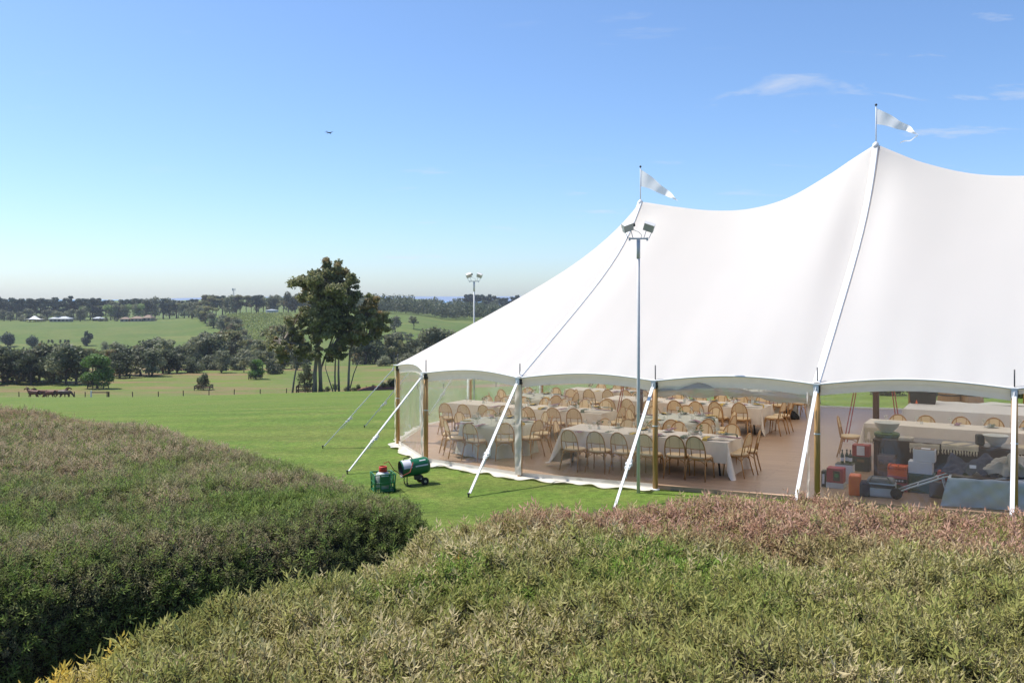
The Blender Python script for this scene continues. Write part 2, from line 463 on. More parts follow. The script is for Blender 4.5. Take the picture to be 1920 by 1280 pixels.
M['l_olive'] = leaf('olive_grey_leaves', (0.12, 0.13, 0.075), (0.165, 0.165, 0.10), .15)
M['l_brown'] = leaf('russet_leaves', (0.15, 0.10, 0.052), (0.10, 0.095, 0.045), .15)
M['l_vine'] = leaf('vine_leaves', (0.17, 0.20, 0.05), (0.20, 0.22, 0.07), .3)
M['l_lime'] = leaf('light_green_leaves', (0.12, 0.175, 0.055), (0.16, 0.20, 0.07), .2)

# ------------------------------------------------------------------ the ground, hills and sea
def sheet(name, rows, ncol, matl, label=None, dz=0.0, half=None):
    mb = MB(); vs = []; fs = []
    for Y in rows:
        hw = half(Y) if half else 0.82 * max(Y, 0) + 34
        for i in range(ncol + 1):
            X = -hw + 2 * hw * i / ncol
            vs.append((X, Y, ground_z(X, Y) + dz))
    n = ncol + 1
    for j in range(len(rows) - 1):
        for i in range(ncol):
            a = j * n + i
            fs.append((a, a + 1, a + n + 1, a + n))
    mb.add(vs, fs)
    o = mb.build(name, matl, smooth=True)
    tag(o, label, kind='structure')
    return o
lin = lambda a, b, n: [a + (b - a) * i / n for i in range(n + 1)]
sheet('garden_bank', lin(-16, 12, 56), 90, M['bankmat'], 'dark mulched garden bank under the two hedges')
LAWN_EDGE = 96.0
lawn = sheet('lawn', lin(12, 45, 55) + lin(46.5, LAWN_EDGE, 33), 110, M['lawn'], 'wide mown green lawn sloping away from the tent')
sheet('paddock', lin(LAWN_EDGE, 160, 40) + lin(162, 240, 36), 150, M['paddock'], 'rough grassy paddock with brown seed heads beyond the lawn')
sheet('hillside', lin(240, 420, 45) + lin(425, 700, 50) + lin(715, 1600, 30), 150, M['hill'], 'green pasture hillside across the valley')
M['sea'] = mat('blue_sea', (0.10, 0.24, 0.42), (0.12, 0.27, 0.45), rough=.35, scale=.002, coords='World', bump=.1, bscale=.01)
mb = MB(); mb.add([(-60000, 1640, -92), (60000, 1640, -92), (60000, 80000, -92), (-60000, 80000, -92)], [(0, 1, 2, 3)])
tag(mb.build('sea', M['sea']), 'strip of pale blue sea beyond the far trees', kind='structure')
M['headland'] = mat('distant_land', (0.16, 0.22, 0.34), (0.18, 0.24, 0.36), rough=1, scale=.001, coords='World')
mb = MB()
def _hl(a, b):
    x = -14000 + 26000 * a
    prof = math.sin(math.pi * a) ** .5 * (.75 + .25 * hnoise(a * 14, 1))
    return (x, 34000 + 5000 * b, -95 + (95 + 150 * prof) * math.sin(math.pi * b))
mb.grid(_hl, 60, 8)
tag(mb.build('distant_headland', M['headland'], smooth=True), 'faint blue headland on the horizon across the sea', kind='structure')

# ------------------------------------------------------------------ trees
rng = np.random.default_rng(7)
R = random.Random(11)
def leaf_cloud(clumps, nleaf, size, seed, flat=0.0, fill=.55, scat=.12):
    g = np.random.default_rng(seed)
    C = np.array([c for c, r in clumps], float); Rr = np.array([r if isinstance(r, (tuple, list)) else (r, r, r) for c, r in clumps], float)
    w = np.prod(Rr, axis=1) ** .62; w /= w.sum()
    k = g.choice(len(C), nleaf, p=w)
    d = g.normal(size=(nleaf, 3)); d /= np.linalg.norm(d, axis=1)[:, None]
    r = fill + (1 - fill) * g.random(nleaf) ** .6
    r *= 1 + scat * g.normal(size=nleaf)
    P = C[k] + d * Rr[k] * r[:, None]
    nrm = d * .9 + g.normal(size=(nleaf, 3)) * .75; nrm[:, 2] += flat
    nrm /= np.linalg.norm(nrm, axis=1)[:, None]
    t = np.cross(nrm, g.normal(size=(nleaf, 3))); t /= np.linalg.norm(t, axis=1)[:, None] + 1e-9
    b = np.cross(nrm, t)
    s = size * (.55 + .9 * g.random(nleaf))
    a1 = t * (s * .5)[:, None]; b1 = b * (s * .85)[:, None]
    V = np.stack([P - b1, P + a1, P + b1, P - a1], 1).reshape(-1, 3)
    return V, k
def cloud_mesh(name, V, mats, mi=None):
    n = len(V) // 4
    me = bpy.data.meshes.new(name)
    me.vertices.add(4 * n); me.vertices.foreach_set('co', V.astype(np.float32).ravel())
    me.loops.add(4 * n); me.loops.foreach_set('vertex_index', np.arange(4 * n, dtype=np.int32))
    me.polygons.add(n); me.polygons.foreach_set('loop_start', np.arange(0, 4 * n, 4, dtype=np.int32))
    for m in mats: me.materials.append(m)
    if mi is not None: me.polygons.foreach_set('material_index', mi.astype(np.int32))
    me.update(); me.validate()
    return me
def link(name, me, parent=None):
    o = bpy.data.objects.new(name, me); COL.objects.link(o); o.parent = parent
    return o
def rand_clumps(kind, seed):
    q = random.Random(seed); cl = []
    if kind == 'bushy':
        for i in range(15):
            a = q.uniform(0, 6.28); h = q.uniform(2.2, 8.6); m = 3.6 * math.sin(math.pi * min(1, (h + .8) / 10.4)) ** .7
            rr = q.uniform(.3, 1) * m * .8
            cl.append(((rr * math.cos(a), rr * math.sin(a), h), q.uniform(1.1, 1.9)))
    elif kind == 'gum':
        for i in range(13):
            a = q.uniform(0, 6.28); h = q.uniform(4.2, 9.2); rr = q.uniform(.2, 1) * (3.4 - .9 * abs(h - 6.8) * .6)
            cl.append(((rr * math.cos(a), rr * math.sin(a), h), (q.uniform(.9, 1.5), q.uniform(.9, 1.5), q.uniform(.7, 1.0))))
    elif kind == 'pine':
        for i in range(14):
            a = q.uniform(0, 6.28); h = q.choice([q.uniform(3.2, 6.5), q.uniform(6.5, 9.4)]); rr = q.uniform(.1, 1) * (1.3 + .22 * h)
            cl.append(((rr * math.cos(a), rr * math.sin(a), h), (q.uniform(1.0, 1.7), q.uniform(1.0, 1.7), q.uniform(.5, .8))))
    elif kind == 'oval':
        for i in range(16):
            h = .9 + 8.2 * i / 15; m = 2.9 * math.sin(math.pi * min(.97, (h + .9) / 11)) ** .8; a = q.uniform(0, 6.28)
            cl.append(((m * .62 * math.cos(a), m * .62 * math.sin(a), h), max(.7, m * .55)))
    elif kind == 'round':
        for i in range(34):
            d = Vector((q.gauss(0, 1), q.gauss(0, 1), q.gauss(0, 1))).normalized() * q.uniform(.5, 1)
            cl.append(((d.x * 3.4, d.y * 3.4, 4.6 + d.z * 3.6), q.uniform(1.3, 1.8)))
    elif kind == 'shrub':
        for i in range(12):
            a = q.uniform(0, 6.28); rr = q.uniform(0, 4.2)
            cl.append(((rr * math.cos(a), rr * math.sin(a), q.uniform(1.5, 6.5) * (1 - rr / 9)), q.uniform(1.6, 2.4)))
    return cl
def tree_proto(name, kind, mats, nleaf, size, seed, bark='bark', tips=0.0):
    cl = rand_clumps(kind, seed)
    V, k = leaf_cloud(cl, nleaf, size, seed)
    mi = None
    if tips and len(mats) > 1:
        hs = np.array([c[2] for c, r in cl]); g = np.random.default_rng(seed)
        pick = (g.random(len(cl)) < tips)
        mi = pick[k].astype(int)
    me = cloud_mesh(name + '_crown', V, mats, mi)
    mb = MB(); q = random.Random(seed)
    top = {'shrub': 3.0, 'round': 5, 'oval': 7}.get(kind, 6.5)
    r0 = {'shrub': .16, 'round': .3, 'oval': .28, 'pine': .3, 'gum': .2, 'bushy': .26}[kind]
    trunk = [(0, 0, -.5), (.05, 0, 1), (q.uniform(-.25, .25), q.uniform(-.25, .25), top * .55), (q.uniform(-.4, .4), q.uniform(-.4, .4), top)]
    mb.tube(trunk, [r0 * 1.25, r0, r0 * .75, r0 * .35], 7)
    for c, r in cl[:9]:
        h0 = q.uniform(.3, .75) * min(top, c[2])
        mb.tube([(0, 0, h0), (c[0] * .5, c[1] * .5, (h0 + c[2]) / 2), (c[0] * .9, c[1] * .9, c[2])], [r0 * .45, r0 * .3, r0 * .12], 5, cap=False)
    tm = mb.mesh(name + '_trunk', M[bark], smooth=True)
    return me, tm
PROTO = {
    'bushy1': tree_proto('bushy_tree', 'bushy', [M['l_dark'], M['l_brown']], 1500, .42, 1, tips=.25),
    'bushy2': tree_proto('bushy_tree', 'bushy', [M['l_dark'], M['l_olive']], 1500, .42, 2, tips=.3),
    'bushy3': tree_proto('bushy_tree', 'bushy', [M['l_olive'], M['l_dark']], 1500, .42, 3, tips=.3),
    'brown': tree_proto('bushy_tree', 'bushy', [M['l_brown'], M['l_dark']], 1500, .42, 12, tips=.4),
    'gum1': tree_proto('gum_tree', 'gum', [M['l_olive'], M['l_gum']], 1300, .40, 4, 'barkpale', tips=.5),
    'gum2': tree_proto('gum_tree', 'gum', [M['l_gum'], M['l_brown']], 1300, .40, 5, 'barkpale', tips=.4),
    'pine1': tree_proto('pine_tree', 'pine', [M['l_pine']], 1300, .5, 6),
    'pine2': tree_proto('pine_tree', 'pine', [M['l_pine']], 1300, .5, 7),
    'oval': tree_proto('oval_tree', 'oval', [M['l_pine']], 2200, .4, 8),
    'round': tree_proto('round_tree', 'round', [M['l_pine']], 2600, .42, 9),
    'green': tree_proto('leafy_tree', 'bushy', [M['l_green'], M['l_dark']], 4200, .30, 10, tips=.25),
    'lime': tree_proto('light_tree', 'bushy', [M['l_lime'], M['l_olive']], 1500, .42, 13, tips=.35),
    'shrub1': tree_proto('shrub', 'shrub', [M['l_olive'], M['l_lime']], 1200, .5, 14, tips=.3),
    'shrub2': tree_proto('shrub', 'shrub', [M['l_dark'], M['l_olive']], 1200, .5, 15, tips=.3),
    'grey': tree_proto('shrub', 'shrub', [M['l_olive']], 1800, .4, 16),
}
def plant(proto, X, Y, h, label, group=None, wide=1.0, name=None, cat='tree', sink=.15, seed=None, z=None):
    cm, tm = PROTO[proto]
    name = name or {'pine1': 'pine_tree', 'pine2': 'pine_tree', 'gum1': 'gum_tree', 'gum2': 'gum_tree', 'shrub1': 'shrub', 'shrub2': 'shrub', 'grey': 'shrub', 'oval': 'conifer_tree', 'round': 'round_tree'}.get(proto, 'tree')
    if name == 'shrub' and cat == 'tree': cat = 'shrub'
    s = h / 10.0
    e = empty(name, (X, Y, (ground_z(X, Y) if z is None else z) - sink), R.uniform(0, 6.28))
    e.scale = (s * wide, s * wide * R.uniform(.9, 1.1), s)
    link('trunk', tm, e); link('crown', cm, e)
    return tag(e, label, cat, group)
def pxX(px, Y): return (px - 960) / FP * Y

def belt(n, px0, px1, Y0, Y1, protos, h0, h1, label, group, wide=(1.0, 1.4)):
    for i in range(n):
        f = (i + R.uniform(.1, .9)) / n
        Y = R.uniform(Y0, Y1)
        pr = R.choice(protos)
        plant(pr, pxX(px0 + (px1 - px0) * f, Y), Y, R.uniform(h0, h1), label, group, R.uniform(*wide))
belt(17, -60, 145, 174, 188, ['bushy1', 'bushy2', 'brown', 'bushy1'], 6.6, 8.6, 'dense dark tree in the belt along the paddock behind the horses', 'dark trees along the paddock edge')
belt(12, 140, 330, 192, 210, ['bushy1', 'gum2', 'brown', 'bushy2'], 5.2, 7.2, 'brown-green tree in the belt beyond the two guarded paddock trees', 'mixed trees along the paddock edge')
belt(12, 330, 560, 205, 225, ['shrub1', 'bushy3', 'gum1', 'shrub2'], 3.4, 6.0, 'olive tree in the belt by the green slope left of the gums', 'olive trees along the paddock edge')
belt(16, 180, 400, 262, 330, ['gum1', 'bushy3', 'gum2', 'bushy2'], 7.5, 11, 'grey-green tree in the valley under the big pasture', 'valley trees under the big pasture')
belt(20, 390, 570, 255, 330, ['gum1', 'bushy3', 'gum2', 'shrub1', 'bushy1'], 7.5, 12, 'grey-green tree in the valley under the vineyard field', 'valley trees under the vineyard field')
for i in range(17):                                            # line of trees that climbs between pasture and vineyard
    t = i / 16
    Y = 650 - 285 * t
    plant(R.choice(['bushy2', 'bushy3', 'gum2', 'bushy1']), pxX(362 + 118 * t + R.uniform(-7, 7), Y), Y, R.uniform(9, 13), 'tree in the dark line climbing between pasture and vineyard', 'trees between pasture and vineyard', R.uniform(1.0, 1.4))
belt(26, 668, 880, 245, 320, ['gum1', 'bushy3', 'bushy2', 'gum2', 'bushy1'], 7.5, 11.5, 'dark tree in the valley between the gums and the tent roof', 'valley trees beside the tent roof')
belt(9, 835, 960, 370, 440, ['bushy2', 'bushy3', 'gum2'], 9, 13, 'tree of the clump rising just above the tent roof slope', 'clump above the roof slope')
for px, Y, h, pr in ((763, 455, 7.5, 'gum1'), (787, 430, 8, 'bushy2'), (818, 425, 8.5, 'bushy2'), (776, 540, 9, 'gum1'), (741, 520, 10, 'bushy2')):
    plant(pr, pxX(px, Y), Y, h, {763: 'leftmost of the three dark trees in line on the right slope', 787: 'middle of the three dark trees in line on the right slope', 818: 'rightmost of the three dark trees in line on the right slope', 776: 'lone pale tree higher up on the right slope', 741: 'dark tree on the right slope touching the gum crown'}[px], 'lone trees on the right slope', 1.15)
for px, Y, h, w, lb in ((722, 233, 3.6, 1.5, 'rounded grey-green shrub at the paddock foot just right of the gums'), (768, 233, 4.2, 2.0, 'wide mounded grey-green shrub touching the tent roof line'),
                        (806, 236, 3.6, 1.8, 'low grey-green shrub half hidden by the tent roof'), (520, 226, 4.2, 1.2, 'blue-grey bush just left of the tall gums')):
    plant('grey', pxX(px, Y), Y, h, lb, None, w)
# ridge
for i in range(24):
    t = i / 23; Y = 705 + R.uniform(-12, 12)
    plant(R.choice(['pine1', 'pine2']), pxX(-45 + 222 * t + R.uniform(-3, 3), Y), Y, R.uniform(17.0, 20), 'tall dark pine in the windbreak row on the left ridge', 'windbreak pines on the left ridge', R.uniform(.75, 1.0))
belt(7, 150, 265, 688, 700, ['lime', 'bushy3', 'lime', 'pine2'], 11, 15, 'pale green tree on the ridge right of the windbreak pines', 'pale trees on the ridge', (1.0, 1.3))
belt(10, 185, 345, 715, 740, ['pine1', 'pine2', 'bushy2'], 15, 19, 'dark flat-topped pine on the ridge above the tan farmhouse', 'pines above the tan farmhouse', (1.0, 1.35))
belt(30, 330, 600, 700, 735, ['gum2', 'bushy2', 'gum1', 'brown', 'pine1'], 13, 18, 'brown-green gum tree on the ridge above the vineyard', 'ridge gums above the vineyard', (.9, 1.3))
belt(17, -30, 165, 640, 690, ['bushy3', 'bushy2', 'gum1', 'shrub1'], 6, 10, 'grey-green garden tree around the white farm roofs', 'garden trees around the white roofs', (1.0, 1.5))
belt(7, 178, 300, 645, 655, ['shrub2', 'shrub1'], 2.5, 4.5, 'garden shrub beside the tan farmhouse on the hill', 'shrubs by the tan farmhouse', (.8, 1.2))
belt(14, 872, 990, 960, 990, ['pine1', 'pine2'], 20, 25, 'dark pine in the tall row near the strip of sea', 'pines near the sea', (.7, .9))
plant('round', pxX(15, 465), 465, 8.8, 'large round dark tree on the pasture near the photo\'s left edge', None, 1.05)
plant('round', pxX(61, 460), 460, 7.6, 'round dark tree on the pasture between the larger round tree and saplings', None, 1.0)
plant('oval', pxX(164, 470), 470, 8.2, 'pointed oval conifer standing alone on the pasture', None, 1.15)
plant('grey', pxX(197, 440), 440, 6.6, 'olive bush at the pasture foot just right of the oval conifer', None, 1.0)
for px in (91, 98, 113, 122, 128):
    plant('bushy2', pxX(px, 480), 480, 2.4, 'small sapling on the pasture between round tree and conifer', 'saplings on the pasture', 1.0, cat='sapling', name='sapling')
# paddock trees in their rail guards
M['fencewood'] = mat('weathered_rail_wood', (0.05, 0.042, 0.033), (0.09, 0.075, 0.06), rough=.9, scale=4)
def guard(X, Y, w, h, label):
    e = empty('tree_guard', (X, Y, ground_z(X, Y)), 0.12)
    for sx in (-1, 1):
        for sy in (-1, 1):
            MB().box((sx * w / 2, sy * w / 2, h / 2 - .1), (.14, .14, h + .2)).build('post', M['fencewood'], e)
    for hz in (h * .5, h * .92):
        for s in (-1, 1):
            MB().box((0, s * (w / 2 + .06), hz), (w + .1, .04, .15)).build('rail', M['fencewood'], e)
            MB().box((s * (w / 2 + .06), 0, hz - .01), (.04, w - .02, .15)).build('rail', M['fencewood'], e)
    return tag(e, label, 'tree guard')
Yg = 152
plant('green', pxX(183, 166), 166, 7.0, 'full bright green tree inside a rail guard on the paddock', None, 1.22)
guard(pxX(184, 166), 166, 2.8, 1.0, 'dark square rail guard under the full bright green tree')
plant('brown', pxX(381, 163), 163, 3.4, 'small rusty brown tree inside a rail guard on the paddock', None, 1.1)
guard(pxX(382, 163), 163, 2.7, .9, 'dark square rail guard round the small rusty brown tree')
plant('green', pxX(480, 190), 190, 4.6, 'compact dark green tree in a rail guard left of the gums', None, 1.15)
guard(pxX(479, 190), 190, 2.4, .85, 'dark rail guard under the compact green tree left of the gums')
plant('bushy1', pxX(572, 112), 112, 4.6, 'dark slim tree growing in a rail guard under the gums', None, .62)
guard(pxX(573, 112), 112, 2.0, 1.3, 'brown two-rail guard beside the trunks of the tall gums')

# the tall gums at the lawn's edge
def big_gum(name, label, base_pts, clumps, nleaf, seed, trunks, tips):
    Y0 = 99.0; k = Y0 / FP
    X0 = pxX(base_pts, Y0); zb = ground_z(X0, Y0)
    e = empty(name, (X0 - 9 * k, Y0, zb))
    zpix = lambda py: HC - (py - 560) * k - zb
    q = random.Random(seed)
    cl = []; tipflag = []
    for (px, py, r, tip) in clumps:
        c0 = (pxX(px, Y0) - X0, q.uniform(-1.6, 1.6), zpix(py))
        for i in range(15):
            d = Vector((q.gauss(0, 1), q.gauss(0, 1), q.gauss(0, .8))).normalized() * (r * k * q.uniform(.3, 1.12))
            cl.append(((c0[0] + d.x, c0[1] + d.y * 1.1, c0[2] + d.z), (r * k * q.uniform(.30, .48),) * 2 + (r * k * q.uniform(.20, .32),)))
            tipflag.append(q.random() < tip * .55)
    V, kk = leaf_cloud(cl, nleaf, .19, seed, fill=.12, scat=.22)
    # the leaf sprays on the upper side of a clump carry the rusty young leaves
    mi = np.array(tipflag)[kk].astype(int)
    mb = MB()
    for ln in trunks:
        pts = [(pxX(px, Y0) - X0, yy, zpix(py)) for (px, py, yy, r) in ln]
        mb.tube(pts, [r * .72 for (_, _, _, r) in ln], 8)
        tp = pts[-1]
        for c, r in cl:
            dx = c[0] - tp[0]; dz = c[2] - tp[2]
            if abs(dx) < 2.6 and -1.5 < dz < 4 and q.random() < .35:
                mb.tube([tp, (tp[0] + dx * .55 + q.uniform(-.2, .2), c[1] * .5, tp[2] + dz * .45), c[0:3]], [.10, .07, .025], 5, cap=False)
    o = mb.build('trunk', M['barkpale'], e, smooth=True)
    link('crown', cloud_mesh('gum_crown', V, [M['l_gum'], M['l_gumtip']], mi), e)
    return tag(e, label, 'tree')
big_gum('gum_tree', 'tallest olive gum tree with dense domed crown at the lawn edge', 604,
        [(600, 540, 32, .15), (632, 530, 34, .15), (652, 552, 28, .05), (610, 575, 30, .05), (625, 600, 28, 0), (640, 507, 24, .55), (612, 515, 24, .35), (585, 528, 23, .3), (662, 527, 21, .15), (640, 545, 26, .05), (606, 552, 24, .15), (578, 556, 16, .2), (672, 556, 14, .1), (650, 580, 24, .0),
         (618, 590, 24, .05), (590, 588, 22, .2), (566, 606, 22, .25), (640, 612, 24, .0), (598, 626, 22, .05), (556, 634, 20, .3), (534, 650, 18, .45), (572, 655, 20, .2), (522, 640, 10, .5), (545, 672, 12, .4), (600, 660, 14, .1)],
        50000, 31,
        [[(600, 742, 0, .36), (599, 700, .1, .30), (603, 660, .2, .25), (612, 610, .2, .18), (622, 560, 0, .11), (632, 525, 0, .05)],
         [(609, 742, .5, .32), (608, 700, .4, .28), (606, 655, .2, .22), (594, 610, 0, .15), (586, 570, 0, .09), (580, 540, 0, .04)],
         [(604, 742, .9, .2), (608, 690, .9, .17), (628, 640, .6, .13), (648, 590, .3, .08), (658, 540, 0, .04)],
         [(559, 742, -.6, .17), (562, 715, -.5, .15), (566, 690, -.4, .12), (556, 660, -.2, .08), (540, 640, 0, .05)]], .3)
big_gum('gum_tree', 'slender gum with several thin leaning trunks between the two bigger gums', 641,
        [(668, 612, 18, .3), (655, 636, 16, .1), (640, 655, 13, .05), (628, 668, 10, .25), (650, 665, 9, .2)], 9000, 37,
        [[(638, 742, 0, .15), (637, 705, 0, .13), (638, 670, 0, .1), (646, 630, 0, .05)],
         [(644, 742, .3, .19), (643, 700, .2, .16), (644, 665, .1, .11), (655, 630, 0, .05)],
         [(636, 740, -.2, .11), (628, 715, -.2, .09), (620, 690, -.2, .06), (622, 665, -.1, .03)]], .2)
big_gum('gum_tree', 'shorter rusty-tipped gum tree on the group\'s right', 663,
        [(706, 570, 16, .75), (698, 590, 20, .6), (720, 598, 16, .5), (678, 590, 16, .55), (690, 612, 22, .2), (716, 618, 17, .35), (668, 605, 15, .65), (664, 640, 14, .15), (690, 636, 14, .15)],
        20000, 41,
        [[(662, 742, 0, .21), (663, 700, 0, .18), (665, 660, .1, .14), (676, 625, .1, .09), (692, 595, 0, .05)],
         [(665, 728, .1, .1), (672, 700, .2, .08), (684, 670, .2, .06), (694, 640, .1, .03)]], .5)

# far wood: one mass of crowns on the ridge behind
g = np.random.default_rng(5)
Vs = []
for i in range(430):
    px = g.uniform(690, 985) if i < 350 else g.uniform(560, 720)
    Y = g.uniform(690, 1000)
    if 720 < px < 935 and Y < 690 + (px - 720) * .0: continue
    X = pxX(px, Y)
    h = g.uniform(9, 15) * (1.2 if Y > 930 else 1)
    cl = [((X + g.normal() * h * .2, Y + g.normal() * h * .2, ground_z(X, Y) + h * g.uniform(.3, .85)), h * g.uniform(.16, .26)) for _ in range(8)]
    V, _ = leaf_cloud(cl, 170, h * .075, int(i) + 900)
    Vs.append(V)
tag(link('far_woodland', cloud_mesh('far_woodland', np.concatenate(Vs), [M['l_dark']])), 'dark wood covering the far ridge behind the gums and roof', 'woodland', kind='stuff')
# vineyard on the hill: rows of vines too far off to tell apart
Vs = []
for r in range(26):
    px0 = 428 + r * 4.6
    for j in range(26):
        t = j / 25
        Y = 470 + 175 * t
        px = px0 + 4 * (1 - t) * (r - 13) * .25
        if px < 395 + (1 - t) * 75 or px > 575: continue
        X = pxX(px, Y)
        V, _ = leaf_cloud([((X, Y, ground_z(X, Y) + .7), (.5, 3.4, .6))], 13, .55, r * 40 + j)
        Vs.append(V)
tag(link('vineyard', cloud_mesh('vineyard', np.concatenate(Vs), [M['l_vine']])), 'pale green vineyard rows on the hill left of the gums', 'vineyard', kind='stuff')

# ------------------------------------------------------------------ far buildings and paddock things
M['whiteroof'] = mat('pale_iron_roof', (0.42, 0.45, 0.47), (0.35, 0.38, 0.40), rough=.5, scale=.6)
M['housewall'] = mat('pale_render_wall', (0.36, 0.32, 0.27), (0.28, 0.25, 0.21), rough=.8, scale=.4)
M['tanroof'] = mat('tan_tile_roof', (0.20, 0.14, 0.10), (0.26, 0.18, 0.13), rough=.8, scale=.5)
M['darkglass'] = mat('dark_window_glass', (0.02, 0.025, 0.03), rough=.15)
M['marqueewhite'] = mat('marquee_canvas', (0.78, 0.78, 0.76), rough=.7)
M['tank'] = mat('concrete_tank', (0.42, 0.43, 0.44), (0.36, 0.37, 0.38), rough=.8, scale=.7)
M['whitepaint'] = mat('white_paint', (0.75, 0.75, 0.72), (0.65, 0.65, 0.62), rough=.6, scale=6)
def house(px, Y, w, d, hw, hr, wallm, roofm, label, rz=0.1, nwin=4):
    X = pxX(px, Y); e = empty('farm_house', (X, Y, ground_z(X, Y) - .3), rz)
    MB().box((0, 0, hw / 2), (w, d, hw)).build('wall', M[wallm], e)
    mb = MB(); a, b = w / 2 + .6, d / 2 + .6
    i = min(a * .7, b)
    mb.add([(-a, -b, hw - .1), (a, -b, hw - .1), (a, b, hw - .1), (-a, b, hw - .1), (-a + i, 0, hw + hr), (a - i, 0, hw + hr)],
           [(0, 1, 5, 4), (1, 2, 5), (2, 3, 4, 5), (3, 0, 4), (3, 2, 1, 0)])
    rf = mb.build('roof', M[roofm], e)
    MB().box((w * .2, d * .15, hw + hr * .9), (.7, .7, 1.4)).build('chimney', M[wallm], rf)
    for k in range(nwin):
        x = -w / 2 + w * (k + .5) / nwin
        MB().box((x, -d / 2 - .02, hw * .55), (w / nwin * .45, .1, hw * .5)).build('window', M['darkglass'], e)
    return tag(e, label, 'house')
house(115, 648, 14, 7, 2.6, 1.5, 'housewall', 'whiteroof', 'long low farmhouse with pale grey roof on the left hill', .05, 5)
house(236, 640, 6, 5, 2.3, 1.2, 'housewall', 'tanroof', 'small left wing of the tan farmhouse group on the hill', 0, 2)
house(258, 640, 8, 6, 2.5, 1.5, 'housewall', 'tanroof', 'middle tan-roofed farmhouse of the group on the hill', .1, 3)
house(279, 642, 6, 6, 2.8, 2.0, 'housewall', 'tanroof', 'tall-roofed right house of the tan farmhouse group', -.1, 2)
house(855, 900, 9, 7, 3.2, 2, 'marqueewhite', 'whiteroof', 'white house showing among the dark wood near the lamp', .1, 2)
house(185, 672, 6.5, 5, 2.2, 1.1, 'darkglass', 'whiteroof', 'dark shed with a grey roof below the ridge pines', 0, 1)
def peaked_marquee(px, Y):
    X = pxX(px, Y); e = empty('marquee', (X, Y, ground_z(X, Y)), .1)
    mb = MB(); mb.grid(lambda a, b: ((a - .5) * 12, (b - .5) * 7, 2.2 + 2.4 * math.exp(-((a - .5) ** 2 * 22 + (b - .5) ** 2 * 9)) - .25), 24, 10)
    mb.build('roof', M['marqueewhite'], e, smooth=True)
    for sx in (-1, 0, 1):
        for sy in (-1, 1):
            MB().tube([(sx * 5.7, sy * 3.3, -.2), (sx * 5.7, sy * 3.3, 2.1)], .06, 6).build('pole', M['whitepaint'], e)
    tag(e, 'small white peaked marquee roof beside the left farmhouse', 'marquee')
peaked_marquee(65, 640)
X = pxX(510, 655); e = empty('water_tank', (X, 655, ground_z(X, 655) - .2))
MB().lathe([(4.6, 0), (4.6, 2.6)], 28).build('wall', M['tank'], e, smooth=False)
MB().lathe([(4.8, 2.6), (4.8, 2.75), (0, 3.5)], 28).build('roof', M['whiteroof'], e)
MB().lathe([(.45, 3.35), (.45, 3.6), (0, 3.65)], 10).build('hatch', M['tank'], e)
tag(e, 'round grey water tank above the vineyard', 'water tank')
X = pxX(438, 760); e = empty('radio_tower', (X, 760, ground_z(X, 760)))
mb = MB()
for k in range(3):
    a = k * 2.094
    mb.tube([(1.1 * math.cos(a), 1.1 * math.sin(a), 0), (.35 * math.cos(a), .35 * math.sin(a), 21)], .12, 5)
for z in range(2, 21, 2):
    r = 1.1 - .75 * z / 21
    mb.tube([(r * math.cos(k * 2.094), r * math.sin(k * 2.094), z) for k in range(3)], .06, 4, closed=True)
mb.build('mast', M['steel'], e)
mb = MB()
for k in range(3):
    a = k * 2.094; mb.box((1.2 * math.cos(a), 1.2 * math.sin(a), 20.4), (.5, .5, 2.2)); mb.tube([(0, 0, 20.4), (1.2 * math.cos(a), 1.2 * math.sin(a), 20.4)], .08, 5)
mb.build('antenna', M['whitepaint'], e)
tag(e, 'thin lattice radio tower poking above the ridge trees', 'tower')

